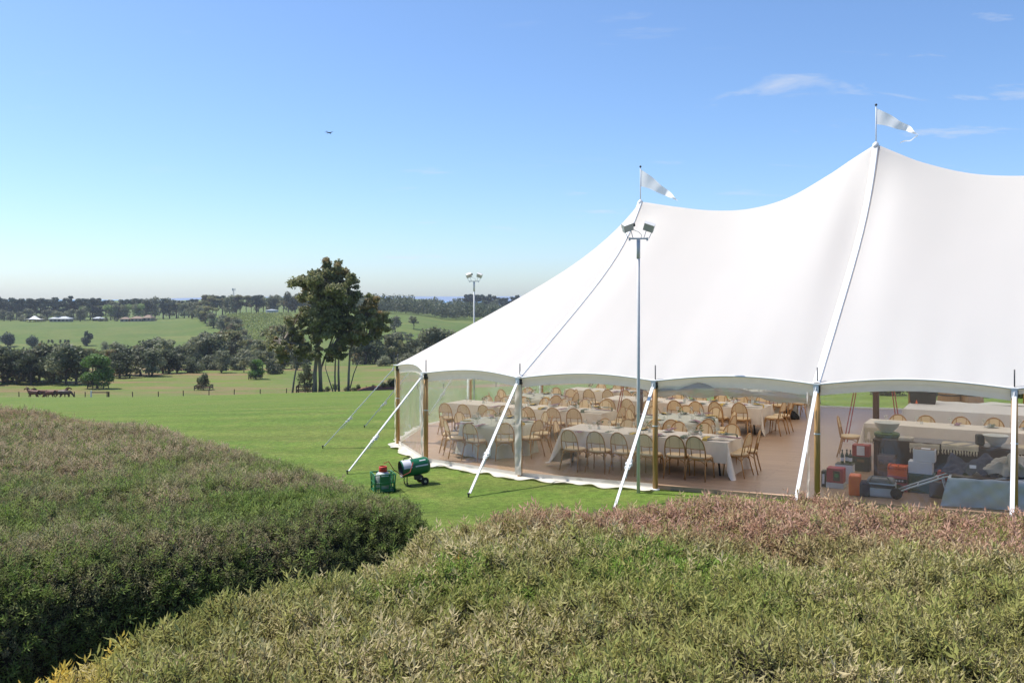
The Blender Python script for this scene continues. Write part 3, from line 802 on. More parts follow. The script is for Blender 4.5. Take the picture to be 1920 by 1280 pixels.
# horses
M['chestnut'] = mat('chestnut_coat', (0.13, 0.038, 0.016), (0.085, 0.024, 0.011), rough=.6, scale=3)
M['bay'] = mat('dark_bay_coat', (0.045, 0.02, 0.012), (0.03, 0.013, 0.009), rough=.5, scale=3)
def horse(name, X, Y, rz, coat, grazing, label):
    V = []; E_ = []; Rd = []
    def ch(pts, start=None):
        last = start
        for (x, y, z, r) in pts:
            V.append((x, y, z)); Rd.append(r); i = len(V) - 1
            if last is not None: E_.append((last, i))
            last = i
        return last
    hip = ch([(0, 0, 1.20, .36)])
    mid = ch([(.45, 0, 1.12, .38)], hip)
    sh = ch([(.95, 0, 1.16, .37)], mid)
    if grazing:
        nk = ch([(1.25, 0, 1.15, .21), (1.55, 0, .85, .15), (1.75, 0, .55, .13)], sh)
        ch([(1.88, 0, .33, .12), (1.98, 0, .12, .075)], nk)
    else:
        nk = ch([(1.22, 0, 1.38, .22), (1.42, 0, 1.62, .15), (1.55, 0, 1.78, .13)], sh)
        ch([(1.75, 0, 1.68, .115), (1.98, 0, 1.48, .075)], nk)
    rump = ch([(-.25, 0, 1.15, .24)], hip)
    for s in (-1, 1):
        ch([(-.18, s * .17, .92, .17), (-.05, s * .18, .72, .10), (-.26, s * .18, .48, .065), (-.22, s * .18, .12, .05), (-.16, s * .18, .03, .065)], rump)
        ch([(1.0, s * .17, .85, .12), (1.02, s * .17, .52, .07), (1.0, s * .17, .12, .05), (1.05, s * .17, .03, .065)], sh)
    me = bpy.data.meshes.new('horse_body'); me.from_pydata(V, E_, []); me.materials.append(M[coat])
    o = bpy.data.objects.new('body', me); COL.objects.link(o)
    sk = o.modifiers.new('skin', 'SKIN')
    for i, sv in enumerate(me.skin_vertices[0].data):
        sv.radius = (Rd[i], Rd[i]); sv.use_root = (i == 0)
    sk.use_smooth_shade = True
    ss = o.modifiers.new('sub', 'SUBSURF'); ss.levels = 1; ss.render_levels = 1
    e = empty(name, (X, Y, ground_z(X, Y) - .02), rz); o.parent = e
    hd = V[len(V) - 1]
    mb = MB(); mb.tube([(-.45, 0, 1.22), (-.6, 0, 1.0), (-.62, 0, .6)], [.06, .08, .03], 6); mb.build('tail', M['bay'], e, smooth=True)
    mb = MB()
    if grazing: mb.tube([(1.1, 0, 1.42), (1.4, 0, 1.2), (1.68, 0, .8)], [.05, .07, .04], 6)
    else: mb.tube([(1.0, 0, 1.48), (1.22, 0, 1.72), (1.45, 0, 1.92)], [.05, .07, .04], 6)
    mb.build('mane', M['bay'], e, smooth=True)
    for s in (-1, 1):
        ez = (1.72, s * .08, .68) if grazing else (1.5, s * .08, 1.9)
        MB().lathe([(.035, 0), (.03, .08), (0, .16)], 6, ez).build('ear', M[coat], e)
    return tag(e, label, 'horse')
YH = 134.0
for px, dY, rz, coat, gr, lb in ((68, 0, math.pi - .1, 'chestnut', False, 'chestnut horse leading the huddle, head toward the left'),
                                 (84, 2.2, math.pi + .5, 'chestnut', False, 'second chestnut horse in the huddle on the paddock'),
                                 (99, -.6, math.pi - .3, 'chestnut', True, 'third chestnut horse, middle of the huddle with head down'),
                                 (108, 1.6, .4, 'chestnut', False, 'chestnut horse with raised head beside the dark bay horse'),
                                 (116, -.3, .1, 'bay', True, 'dark bay horse at the right of the huddle')):
    horse('horse', pxX(px, YH + dY), YH + dY, rz, coat, gr, lb)

# low rail jump and wire fence at the lawn's edge
e = empty('rail_jump', (pxX(171, 101), 101, ground_z(pxX(171, 101), 101)))
MB().box((0, 0, .25), (.16, .12, .95)).build('post', M['whitepaint'], e)
MB().box((1.95, .1, .2), (.14, .12, .8)).build('post', M['fencewood'], e)
MB().box((1.0, .06, .52), (2.1, .07, .1)).build('rail', M['fencewood'], e)
tag(e, 'low wooden rail between a white and a brown post at lawn edge', 'rail')
e = empty('paddock_fence', (0, 0, 0))
pxs = [-12, 36, 84, 140, 160, 201, 249, 297, 344, 392, 439, 488, 537, 586, 636, 687, 735, 783, 832, 880, 930, 980, 1030]
tops = []
for px in pxs:
    Yp = 103; X = pxX(px, Yp); z = ground_z(X, Yp)
    hh = .68 + R.uniform(-.06, .06)
    mb = MB(); mb.tube([(X, Yp, z - .2), (X + R.uniform(-.04, .04), Yp, z + hh)], [.055, .05], 6); mb.build('post', M['fencewood'], e)
    tops.append((X, Yp, z))
for hz in (.25, .45, .62):
    mb = MB(); mb.tube([(x, y + .06, z + hz) for x, y, z in tops], .003, 4, cap=False); mb.build('wire', M['darksteel'], e)
tag(e, 'thin wire fence of dark posts along the far lawn edge', 'fence')
# red mulch bed right of the gums
mb = MB()
def _mb(a, b):
    px = 668 + 86 * a; Y = 98.5 + 5 * b; X = pxX(px, Y)
    return (X, Y, ground_z(X, Y) + .02 + .55 * math.sin(math.pi * a) ** .5 * math.sin(math.pi * b))
mb.grid(_mb, 24, 8)
tag(mb.build('mulch_bed', M['mulch'], smooth=True), 'low bed of red bark mulch at lawn edge right of the gums', kind='structure')
for px, h, pr in ((612, .9, 'shrub1'), (628, 1.0, 'lime'), (652, .8, 'shrub1'), (672, 1.0, 'shrub2'), (700, .9, 'shrub2'), (718, 1.3, 'shrub2'), (732, 1.7, 'shrub2'), (741, 1.4, 'brown')):
    plant(pr, pxX(px, 100.5), 100.5, h, 'small garden shrub in the bed at the foot of the gums', 'small shrubs by the gums', 1.2, name='garden_shrub', cat='shrub', sink=0)

# quadcopter in the sky
e = empty('drone', (pxX(617, 56), 56, HC + (560 - 249) * 56 / FP), .4)
M['dronegrey'] = mat('dark_grey_plastic', (0.035, 0.04, 0.05), rough=.5)
soft(MB().box((0, 0, 0), (.20, .09, .06), taper=.8).build('body', M['dronegrey'], e), .01)
for sx in (-1, 1):
    for sy in (-1, 1):
        a = MB(); a.tube([(sx * .08, sy * .03, .01), (sx * .17, sy * .14, .03)], [.014, .010], 6)
        a.lathe([(.016, .02), (.016, .055)], 8, (sx * .17, sy * .14, 0))
        ao = a.build('arm', M['dronegrey'], e)
        MB().box((sx * .17, sy * .14, .06), (.22, .018, .004), rz=.6 * sx * sy).build('rotor', M['dronegrey'], ao)
        MB().tube([(sx * .10, sy * .05, -.01), (sx * .13, sy * .08, -.09)], .006, 5).build('leg', M['dronegrey'], e)
MB().lathe([(0, -.075), (.025, -.06), (.025, -.035), (.012, -.02)], 10, (.07, 0, 0)).build('camera', M['darkglass'], e)
tag(e, 'small dark quadcopter drone hovering in the open sky', 'drone')

# ------------------------------------------------------------------ the two foreground hedges
def catmull(pts, n):
    m = len(pts); out = []
    for i in range(m):
        p0, p1, p2, p3 = (Vector(pts[(i + k - 1) % m]) for k in range(4))
        for j in range(n):
            t = j / n
            out.append(.5 * ((2 * p1) + (-p0 + p2) * t + (2 * p0 - 5 * p1 + 4 * p2 - p3) * t * t + (-p0 + 3 * p1 - 3 * p2 + p3) * t ** 3))
    return out
def hedge_surface(outline, ztop, rings, nfill=34, seed=0):
    P = catmull(outline, 22); m = len(P)
    area = sum(P[i].x * P[(i + 1) % m].y - P[(i + 1) % m].x * P[i].y for i in range(m))
    sgn = 1 if area > 0 else -1
    N = []
    for i in range(m):
        t = P[(i + 1) % m] - P[i - 1]; t.normalize()
        N.append(Vector((-t.y, t.x)) * sgn)          # inward
    cen = sum(P, Vector((0, 0))) / m
    vs = []
    def zz(x, y, hf):
        g = ground_z(x, y) - .1
        zt = ztop(x, y) + .05 * hnoise(x * 2.1 + seed, y * 2.3) + .03 * hnoise(x * 6 + seed, y * 6.4) + .030 * hnoise(x * 15 + seed, y * 16 + 2) + .022 * hnoise(x * 31 + seed, y * 29)
        return g + (zt - g) * hf
    for off, hf in rings:
        for i in range(m):
            q = P[i] + N[i] * (off + .05 * hnoise(i * .35, hf * 4 + seed))
            vs.append((q.x, q.y, zz(q.x, q.y, hf)))
    last = [P[i] + N[i] * rings[-1][0] for i in range(m)]
    for k in range(1, nfill + 1):
        f = k / (nfill + .3)
        for i in range(m):
            q = last[i].lerp(cen, f); vs.append((q.x, q.y, zz(q.x, q.y, 1.0)))
    fs = []
    nr = len(rings) + nfill
    for r in range(nr - 1):
        for i in range(m):
            j = (i + 1) % m
            a, b, c, d = r * m + i, r * m + j, (r + 1) * m + j, (r + 1) * m + i
            fs.append((a, b, c, d) if sgn > 0 else (d, c, b, a))
    fs.append(tuple((nr - 1) * m + i for i in range(m)) if sgn > 0 else tuple((nr - 1) * m + m - 1 - i for i in range(m)))
    mb = MB(); mb.add(vs, fs)
    return mb
def sprig_mesh(name, seed, matl, L=.0245, nl=17, stem=.05):
    q = random.Random(seed); mb = MB()
    mb.cur = 1
    mb.tube([(0, 0, -.03), (q.uniform(-.004, .004), q.uniform(-.004, .004), stem * .5), (q.uniform(-.006, .006), q.uniform(-.006, .006), stem)], [.0014, .0011, .0006], 4, cap=False)
    mb.cur = 0
    for i in range(nl):
        t = i / (nl - 1); a = i * 2.4 + q.uniform(-.4, .4); z = -.015 + (stem + .012) * t
        el = -.05 + .85 * t + q.uniform(-.3, .3); l = L * q.uniform(.75, 1.25) * (1 - .25 * t); w = l * q.uniform(.09, .14)
        d = Vector((math.cos(a) * math.cos(el), math.sin(a) * math.cos(el), math.sin(el))); s = Vector((-math.sin(a), math.cos(a), 0)); up = d.cross(s) * -1
        b = Vector((0, 0, z)); m = b + d * l * .5 + up * l * .06; tip = b + d * l
        mb.add([b, m + s * w + up * w * .5, tip, m - s * w + up * w * .5, m], [(0, 4, 1), (1, 4, 2), (0, 3, 4), (3, 2, 4)])
    return mb.mesh(name, [matl, M['twig']])
M['twig'] = mat('hedge_twig', (0.10, 0.075, 0.05), rough=.9)
def hedge_leaf_mat(name, zones):
    """base two greens mixed per sprig; zones: (colour, noise scale, lo, hi) patches of young, dried or flowering growth; gradient: colour by position"""
    m = bpy.data.materials.new(name); m.use_nodes = True
    nt = m.node_tree; L = nt.links; p = nt.nodes['Principled BSDF']; out = nt.nodes['Material Output']
    pos = nn(nt, 'ShaderNodeNewGeometry').outputs['Position']; oi = nn(nt, 'ShaderNodeObjectInfo')
    def rngn(s, a, b, c=0.0, d=1.0):
        r = nn(nt, 'ShaderNodeMapRange'); r.inputs['From Min'].default_value = a; r.inputs['From Max'].default_value = b
        r.inputs['To Min'].default_value = c; r.inputs['To Max'].default_value = d; L.new(s, r.inputs['Value']); return r.outputs[0]
    def mix(f, a, b):
        x = nn(nt, 'ShaderNodeMix', _data_type='RGBA'); L.new(f, x.inputs['Factor'])
        for s, k in ((a, 'A'), (b, 'B')):
            if isinstance(s, tuple): x.inputs[k].default_value = (*s, 1)
            else: L.new(s, x.inputs[k])
        return x.outputs['Result']
    def math2(op, a, b):
        x = nn(nt, 'ShaderNodeMath', _operation=op)
        for s, i in ((a, 0), (b, 1)):
            if isinstance(s, (int, float)): x.inputs[i].default_value = s
            else: L.new(s, x.inputs[i])
        return x.outputs[0]
    c = mix(oi.outputs['Random'], zones['base'][0], zones['base'][1])
    rnd2 = math2('FRACT', math2('MULTIPLY', oi.outputs['Random'], 37.7), 0)
    for (col, sc, lo, hi, grad, amt) in zones['patches']:
        nz = nn(nt, 'ShaderNodeTexNoise', Scale=sc, Detail=3); L.new(pos, nz.inputs['Vector'])
        s = nz.outputs['Fac']
        if grad:
            vm = nn(nt, 'ShaderNodeVectorMath', _operation='DOT_PRODUCT'); L.new(pos, vm.inputs[0]); vm.inputs[1].default_value = grad[0]
            s = math2('ADD', s, math2('MULTIPLY', math2('SUBTRACT', vm.outputs['Value'], grad[1]), grad[2]))
        f = rngn(s, lo, hi)
        f = math2('MULTIPLY', f, rngn(rnd2, amt[0], amt[1]))
        c = mix(f, c, col); rnd2 = math2('FRACT', math2('MULTIPLY', rnd2, 17.3), 0)
    L.new(c, p.inputs['Base Color']); p.inputs['Roughness'].default_value = .6; p.inputs['Specular IOR Level'].default_value = .18
    tr = nn(nt, 'ShaderNodeBsdfTranslucent'); L.new(c, tr.inputs['Color'])
    ms = nn(nt, 'ShaderNodeMixShader', Fac=.33); L.new(p.outputs[0], ms.inputs[1]); L.new(tr.outputs[0], ms.inputs[2]); L.new(ms.outputs[0], out.inputs['Surface'])
    return m
def scatter(obj, coll, density, smin, smax, tilt, seed, upmix=.55, attr=None):
    ng = bpy.data.node_groups.new('scatter', 'GeometryNodeTree')
    ng.interface.new_socket('Geometry', in_out='INPUT', socket_type='NodeSocketGeometry')
    ng.interface.new_socket('Geometry', in_out='OUTPUT', socket_type='NodeSocketGeometry')
    N = ng.nodes; L = ng.links
    gi = N.new('NodeGroupInput'); go = N.new('NodeGroupOutput')
    dp = N.new('GeometryNodeDistributePointsOnFaces'); dp.inputs['Density'].default_value = density; dp.inputs['Seed'].default_value = seed
    ip = N.new('GeometryNodeInstanceOnPoints'); ci = N.new('GeometryNodeCollectionInfo')
    ci.inputs['Collection'].default_value = coll; ci.inputs['Separate Children'].default_value = True; ci.inputs['Reset Children'].default_value = True
    ip.inputs['Pick Instance'].default_value = True
    if attr:
        na = N.new('GeometryNodeInputNamedAttribute'); na.data_type = 'FLOAT'; na.inputs['Name'].default_value = attr
        mm = N.new('ShaderNodeMath'); mm.operation = 'MULTIPLY'; mm.inputs[1].default_value = density
        L.new(na.outputs['Attribute'], mm.inputs[0]); L.new(mm.outputs[0], dp.inputs['Density'])
    L.new(gi.outputs[0], dp.inputs['Mesh']); L.new(dp.outputs['Points'], ip.inputs['Points']); L.new(ci.outputs[0], ip.inputs['Instance'])
    vm = N.new('ShaderNodeMix'); vm.data_type = 'VECTOR'; vm.inputs['Factor'].default_value = upmix
    L.new(dp.outputs['Normal'], vm.inputs['A']); vm.inputs['B'].default_value = (0, 0, 1)
    rv = N.new('FunctionNodeRandomValue'); rv.data_type = 'FLOAT_VECTOR'; rv.inputs['Min'].default_value = (-tilt,) * 3; rv.inputs['Max'].default_value = (tilt,) * 3; rv.inputs['Seed'].default_value = seed + 1
    va = N.new('ShaderNodeVectorMath'); va.operation = 'ADD'; L.new(vm.outputs['Result'], va.inputs[0]); L.new(rv.outputs['Value'], va.inputs[1])
    al = N.new('FunctionNodeAlignRotationToVector'); al.axis = 'Z'; L.new(va.outputs[0], al.inputs['Vector'])
    rz = N.new('FunctionNodeRandomValue'); rz.data_type = 'FLOAT'; rz.inputs[2].default_value = 0; rz.inputs[3].default_value = 6.283; rz.inputs['Seed'].default_value = seed + 2
    cx = N.new('ShaderNodeCombineXYZ'); L.new(rz.outputs[1], cx.inputs['Z'])
    rr = N.new('FunctionNodeRotateRotation'); rr.rotation_space = 'LOCAL'; L.new(al.outputs[0], rr.inputs['Rotation'])
    e2 = N.new('FunctionNodeEulerToRotation'); L.new(cx.outputs[0], e2.inputs[0]); L.new(e2.outputs[0], rr.inputs['Rotate By'])
    L.new(rr.outputs[0], ip.inputs['Rotation'])
    sc = N.new('FunctionNodeRandomValue'); sc.data_type = 'FLOAT'; sc.inputs[2].default_value = smin; sc.inputs[3].default_value = smax; sc.inputs['Seed'].default_value = seed + 3
    L.new(sc.outputs[1], ip.inputs['Scale'])
    L.new(ip.outputs[0], go.inputs[0])
    md = obj.modifiers.new('scatter', 'NODES'); md.node_group = ng
def sprig_coll(name, matl, seeds, **kw):
    c = bpy.data.collections.new(name)
    for s in seeds:
        o = bpy.data.objects.new(name + '_shoot', sprig_mesh(name + '_shoot', s, matl, **kw)); c.objects.link(o)
    return c
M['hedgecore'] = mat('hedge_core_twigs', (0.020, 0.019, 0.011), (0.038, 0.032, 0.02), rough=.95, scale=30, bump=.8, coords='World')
M['leaf_r'] = hedge_leaf_mat('near_hedge_leaves', {'base': ((0.38, 0.34, 0.105), (0.205, 0.22, 0.06)), 'patches': [
    ((0.58, 0.49, 0.26), 1.6, .40, .60, None, (.4, .7)),                                # dry straw tips
    ((0.24, 0.37, 0.06), 1.3, .52, .64, None, (.1, .6)),                                  # fresh green patches
    ((0.53, 0.32, 0.22), .9, .54, .76, ((.24, 1.0, 0), 4.2, .42), (.1, .55)),             # dried flower heads at the back
    ((0.72, 0.51, 0.09), 1.2, .62, .80, ((-.82, -.25, 0), .02, .75), (.1, .6)),           # yellowing rim by the gap
    ((0.60, 0.20, 0.06), 2.6, .66, .74, None, (.6, .95))]})
M['leaf_l'] = hedge_leaf_mat('far_hedge_leaves', {'base': ((0.215, 0.245, 0.08), (0.125, 0.175, 0.055)), 'patches': [
    ((0.48, 0.38, 0.24), 1.1, .36, .60, ((-.3, .95, .0), 8.0, .06), (.1, .55)),
    ((0.22, 0.33, 0.05), 1.7, .55, .68, None, (.25, .7)),
    ((0.50, 0.35, 0.22), .8, .60, .80, ((-.3, .95, 0), 11.0, .10), (.2, .65))]})
M['leaf_y'] = hedge_leaf_mat('young_shoot_leaves', {'base': ((0.38, 0.36, 0.11), (0.245, 0.27, 0.07)), 'patches': [
    ((0.60, 0.50, 0.28), 1.1, .42, .60, None, (.3, .7)), ((0.53, 0.33, 0.23), .9, .54, .76, ((.24, 1.0, 0), 4.2, .42), (.05, .45)), ((0.74, 0.53, 0.10), 1.2, .62, .80, ((-.82, -.25, 0), .02, .75), (.05, .5))]})
M['leaf_y2'] = hedge_leaf_mat('young_far_shoot_leaves', {'base': ((0.27, 0.33, 0.085), (0.17, 0.25, 0.055)), 'patches': [
    ((0.48, 0.38, 0.24), 1.1, .40, .60, ((-.3, .95, .0), 8.6, .08), (.15, .6))]})
RH = [(-1.72, 1.9), (-1.62, 2.75), (-1.47, 3.2), (-1.25, 3.6), (-.86, 4.1), (-.45, 4.75), (.12, 5.15), (1.07, 5.5), (2.0, 5.55), (3.0, 5.4), (4.3, 5.2), (5.3, 4.1), (4.8, 2.0), (3, 1.0), (0.4, .75), (-1.1, .95)]
RINGS = [(0, 0), (-.04, .3), (-.02, .6), (.06, .80), (.17, .92), (.34, .985), (.6, 1.0)]
hr = empty('hedge', (1.5, 3.2, ground_z(1.5, 3.2)))
hs = hedge_surface(RH, lambda x, y: 2.62 - .03 * (y - 4) - .035 * max(0, x - 1.2), RINGS, seed=1)
hb = hs.build('branches', M['hedgecore'], smooth=True); hb.parent = hr; hb.matrix_parent_inverse = Matrix.Translation(-hr.location)
hf = hs.build('foliage', M['hedgecore'], smooth=True); hf.parent = hr; hf.matrix_parent_inverse = Matrix.Translation(-hr.location)
scatter(hf, sprig_coll('near_hedge', M['leaf_r'], range(6)), 1900, .75, 1.5, .55, 3)
hf2 = hs.build('foliage', M['hedgecore'], smooth=True); hf2.parent = hr; hf2.matrix_parent_inverse = Matrix.Translation(-hr.location); hf2['kind'] = 'stuff'
scatter(hf2, sprig_coll('near_hedge_tall', M['leaf_y'], range(40, 45), L=.040, nl=22, stem=.085), 210, .7, 1.3, .45, 33, upmix=.75)
hf['kind'] = 'stuff'
tag(hr, 'broad clipped hedge of mixed olive, straw and pinkish shoots filling the foreground', 'hedge')
LH = [(-.55, 7.0), (-1.0, 6.85), (-1.6, 6.55), (-2.4, 6.1), (-3.3, 5.55), (-4.6, 4.9), (-6.5, 4.3), (-9.5, 4.0), (-11, 8), (-10.5, 13.2), (-7.4, 13.2), (-4.6, 11.9), (-2.6, 9.95), (-1.45, 8.6), (-.7, 7.6)]
RINGL = [(.16, 0), (.06, .3), (-.03, .58), (-.02, .76), (.06, .87), (.2, .945), (.42, .985), (.7, 1.0)]
hl = empty('hedge', (-3.8, 7.0, ground_z(-3.8, 7.0)))
def left_top(x, y):
    return 2.02 + .02 * min(8, max(0, -x)) + .03 * hnoise(x * .9, y * .8)
hs = hedge_surface(LH, left_top, RINGL, seed=5)
hb = hs.build('branches', M['hedgecore'], smooth=True); hb.parent = hl; hb.matrix_parent_inverse = Matrix.Translation(-hl.location)
hf = hs.build('foliage', M['hedgecore'], smooth=True); hf.parent = hl; hf.matrix_parent_inverse = Matrix.Translation(-hl.location)
scatter(hf, sprig_coll('far_hedge', M['leaf_l'], range(20, 26)), 1450, .85, 1.6, .6, 9)
hf2 = hs.build('foliage', M['hedgecore'], smooth=True); hf2.parent = hl; hf2.matrix_parent_inverse = Matrix.Translation(-hl.location); hf2['kind'] = 'stuff'
scatter(hf2, sprig_coll('far_hedge_tall', M['leaf_y2'], range(50, 55), L=.042, nl=22, stem=.09), 150, .8, 1.4, .45, 39, upmix=.6)
hf['kind'] = 'stuff'
tag(hl, 'rounded dark green hedge with shaded near side beside the lawn', 'hedge')

# ------------------------------------------------------------------ the sailcloth tent
tent = empty('sailcloth_tent', WG(0, 0))
tag(tent, 'large white peaked sailcloth pole tent with clear walls and timber poles', 'tent')
def part(mb, name, m, parent=tent, smooth=False):
    o = mb.build(name, m, smooth=smooth)
    o.parent = parent
    ip = Matrix.Translation(-tent.location) if parent is tent else Matrix.Identity(4)
    if parent is tent: o.matrix_parent_inverse = ip
    else: o.matrix_parent_inverse = (parent.matrix_parent_inverse.inverted() if False else Matrix.Identity(4))
    return o
ANG = [.4613, .9227, 1.384, 1.775, 2.219, 2.68]
UMAX = 12.2
POLES = [(BAY * i, 0.0) for i in range(4, -1, -1)]
POLES += [(-HALF * math.sin(a), HALF * (1 - math.cos(a))) for a in ANG]
POLES += [(BAY * i, 2 * HALF) for i in range(0, 5)]
POLES += [(UMAX + HALF * math.sin(a), HALF * (1 + math.cos(a))) for a in ANG]
# index: 0:P6 1:P5 2:P4 3:P3 4:P2 5:P1 6:P0 7.. end .. 11:F2 ... 15:F6, then the other end
NP = len(POLES)
RIDGE = [(-.01, 6.41), (0, 6.41), (1, 6.19), (2, 6.01), (3, 5.97), (4, 6.17), (5, 6.66), (5.6, 7.02), (6.1, 7.30), (6.6, 7.02), (7.1, 6.76), (8.1, 6.40), (9.1, 6.24), (10.1, 6.22), (11.1, 6.36), (12.2, 6.75), (12.3, 6.75)]
SPANS = [[p for p in RIDGE if a <= p[0] <= b] for a, b in ((0, 6.1), (6.1, 12.2))]
def ridge_h(u):
    u = max(0, min(UMAX, u))
    P = SPANS[0] if u <= 6.1 else SPANS[1]
    m = [(P[min(k + 1, len(P) - 1)][1] - P[max(k - 1, 0)][1]) / (P[min(k + 1, len(P) - 1)][0] - P[max(k - 1, 0)][0]) for k in range(len(P))]
    for k in range(len(P) - 1):
        if u <= P[k + 1][0]:
            h = P[k + 1][0] - P[k][0]; t = (u - P[k][0]) / h
            return (2 * t ** 3 - 3 * t * t + 1) * P[k][1] + (t ** 3 - 2 * t * t + t) * h * m[k] + (3 * t * t - 2 * t ** 3) * P[k + 1][1] + (t ** 3 - t * t) * h * m[k + 1]
    return P[-1][1]
def apex(e):
    return (max(0.0, min(UMAX, e[0])), HALF)
def perim(i, q, inset=0.0, h=0.0, arch=.11):
    a = POLES[i % NP]; b = POLES[(i + 1) % NP]
    u = a[0] + (b[0] - a[0]) * q; n = a[1] + (b[1] - a[1]) * q
    ap = apex((u, n)); dx, dy = ap[0] - u, ap[1] - n; L = math.hypot(dx, dy)
    k = inset + .10 * math.sin(math.pi * q)
    u += dx / L * k; n += dy / L * k
    return u, n, POLE_H + arch * math.sin(math.pi * q) + h
def roof_pt(u, n, he, t):
    ap = apex((u, n)); hr_ = ridge_h(ap[0])
    pk = max(math.exp(-((ap[0] - p) / .55) ** 2) for p in (0, 6.1, 12.2))
    if u <= 0 or u >= UMAX: pk = 1
    gp = .80 * t + .20 * t ** 6
    gv = .90 * t + .10 * t ** 3
    g_ = gv * (1 - pk) + gp * pk
    uu = u + (ap[0] - u) * t; nn_ = n + (ap[1] - n) * t
    ang = math.atan2(n - ap[1], u - ap[0]) if (u <= 0 or u >= UMAX) else u / HALF
    wr = .010 * math.exp(-t * 5) * math.sin(ang * 62) + .012 * t * (1 - t) * math.sin(ang * 23 + t * 6) + .010 * t * (1 - t) * math.sin(ang * 47 - t * 9)
    return WG(uu, nn_, he + (hr_ - he) * g_ + wr)
TS = [0, .02, .06, .12, .2, .28, .36, .44, .52, .6, .68, .75, .81, .86, .90, .93, .955, .975, .99, 1.0]
mb = MB(); NQ = 24
for i in range(NP):
    mb.grid(lambda q, j: roof_pt(*perim(i, q), TS[round(j * (len(TS) - 1))]), NQ, len(TS) - 1)
roof = part(mb, 'roof', M['canvas'], smooth=True)
bm = bmesh.new(); bm.from_mesh(roof.data); bmesh.ops.remove_doubles(bm, verts=bm.verts, dist=.004); bmesh.ops.recalc_face_normals(bm, faces=bm.faces); bm.to_mesh(roof.data); bm.free()
# webbing ridges down the main seams, ridge rope sleeve
for i in (0, 2, 4, 11, 13, 15):
    mb = MB()
    pts = [roof_pt(*perim(i, 0), t) + Vector((0, 0, .012)) for t in TS]
    side = Vector((CT, -ST, 0))
    vs = []
    for p in pts: vs += [p - side * .075, p - side * .05 + Vector((0, 0, .020)), p + side * .045 + Vector((0, 0, .024)), p + side * .062]
    fs = [(4 * k + j, 4 * k + j + 1, 4 * k + j + 5, 4 * k + j + 4) for k in range(len(pts) - 1) for j in range(3)]
    mb.add(vs, fs); part(mb, 'seam_webbing', M['webbing'])
for u in (0, 6.1, 12.2):                                   # small cap at each peak
    mb = MB(); c = WG(u, HALF, ridge_h(u)); mb.lathe([(.10, -.10), (.055, .0), (.03, .05), (0, .06)], 14, c); part(mb, 'peak_cap', M['webbing'], smooth=True)
# edge rope, valance and side poles
for i in range(NP):
    mb = MB(); mb.tube([WG(*perim(i, k / 14, h=-.004)) for k in range(15)], .018, 6, cap=False); part(mb, 'edge_rope', M['webbing'], smooth=True)
    mb = MB(); mb.grid(lambda q, j: WG(*perim(i, q, inset=.03, h=-.015 - .085 * j)), 14, 2); part(mb, 'valance', M['valance'], smooth=True)
WALLED = {3, 4, 5, 6, 7, 8, 9, 10, 1, 12 - 1}
for i, (u, n) in enumerate(POLES):
    hidden_side = i > 16
    ap = apex((u, n)); dx, dy = ap[0] - u, ap[1] - n; L = math.hypot(dx, dy); du, dn = dx / L, dy / L
    pu, pn = u + du * .04, n + dn * .04
    wood = 'pole'
    mb = MB(); mb.tube([WG(pu, pn, -.02), WG(pu, pn, 1.0), WG(pu, pn, POLE_H - .12)], [.052, .052, .048], 12)
    po = part(mb, 'side_pole', M[wood], smooth=True)
    mb = MB(); mb.tube([WG(pu, pn, POLE_H - .14), WG(pu, pn, POLE_H - .03)], .055, 12); mb.tube([WG(pu, pn, POLE_H - .03), WG(pu, pn, POLE_H + .30)], .011, 8)
    part(mb, 'pole_pin', M['darksteel'], smooth=True)
    mb = MB(); c = WG(u, n, POLE_H); rz = RZ(math.atan2(dn, du))
    mb.box(c + Vector((0, 0, .005)), (.16, .12, .02), rz); mb.box(WG(u - du * .07, n - dn * .07, POLE_H - .07), (.012, .09, .16), rz); mb.tube([WG(u - du * .08, n - dn * .08, POLE_H - .15), WG(u - du * .10, n - dn * .10, POLE_H - .10), WG(u - du * .08, n - dn * .08, POLE_H - .05)], .012, 6)
    part(mb, 'corner_plate', M['webbing'])
    mb = MB(); mb.lathe([(.09, 0), (.09, .02), (.06, .03)], 12, WG(pu, pn, .0)); part(mb, 'base_plate', M['whitepaint'])
    mb = MB(); mb.lathe([(.056, -.012), (.058, 0), (.056, .012)], 14, WG(pu, pn, 1.25), cap=False); part(mb, 'tie_band', M['webbing'])
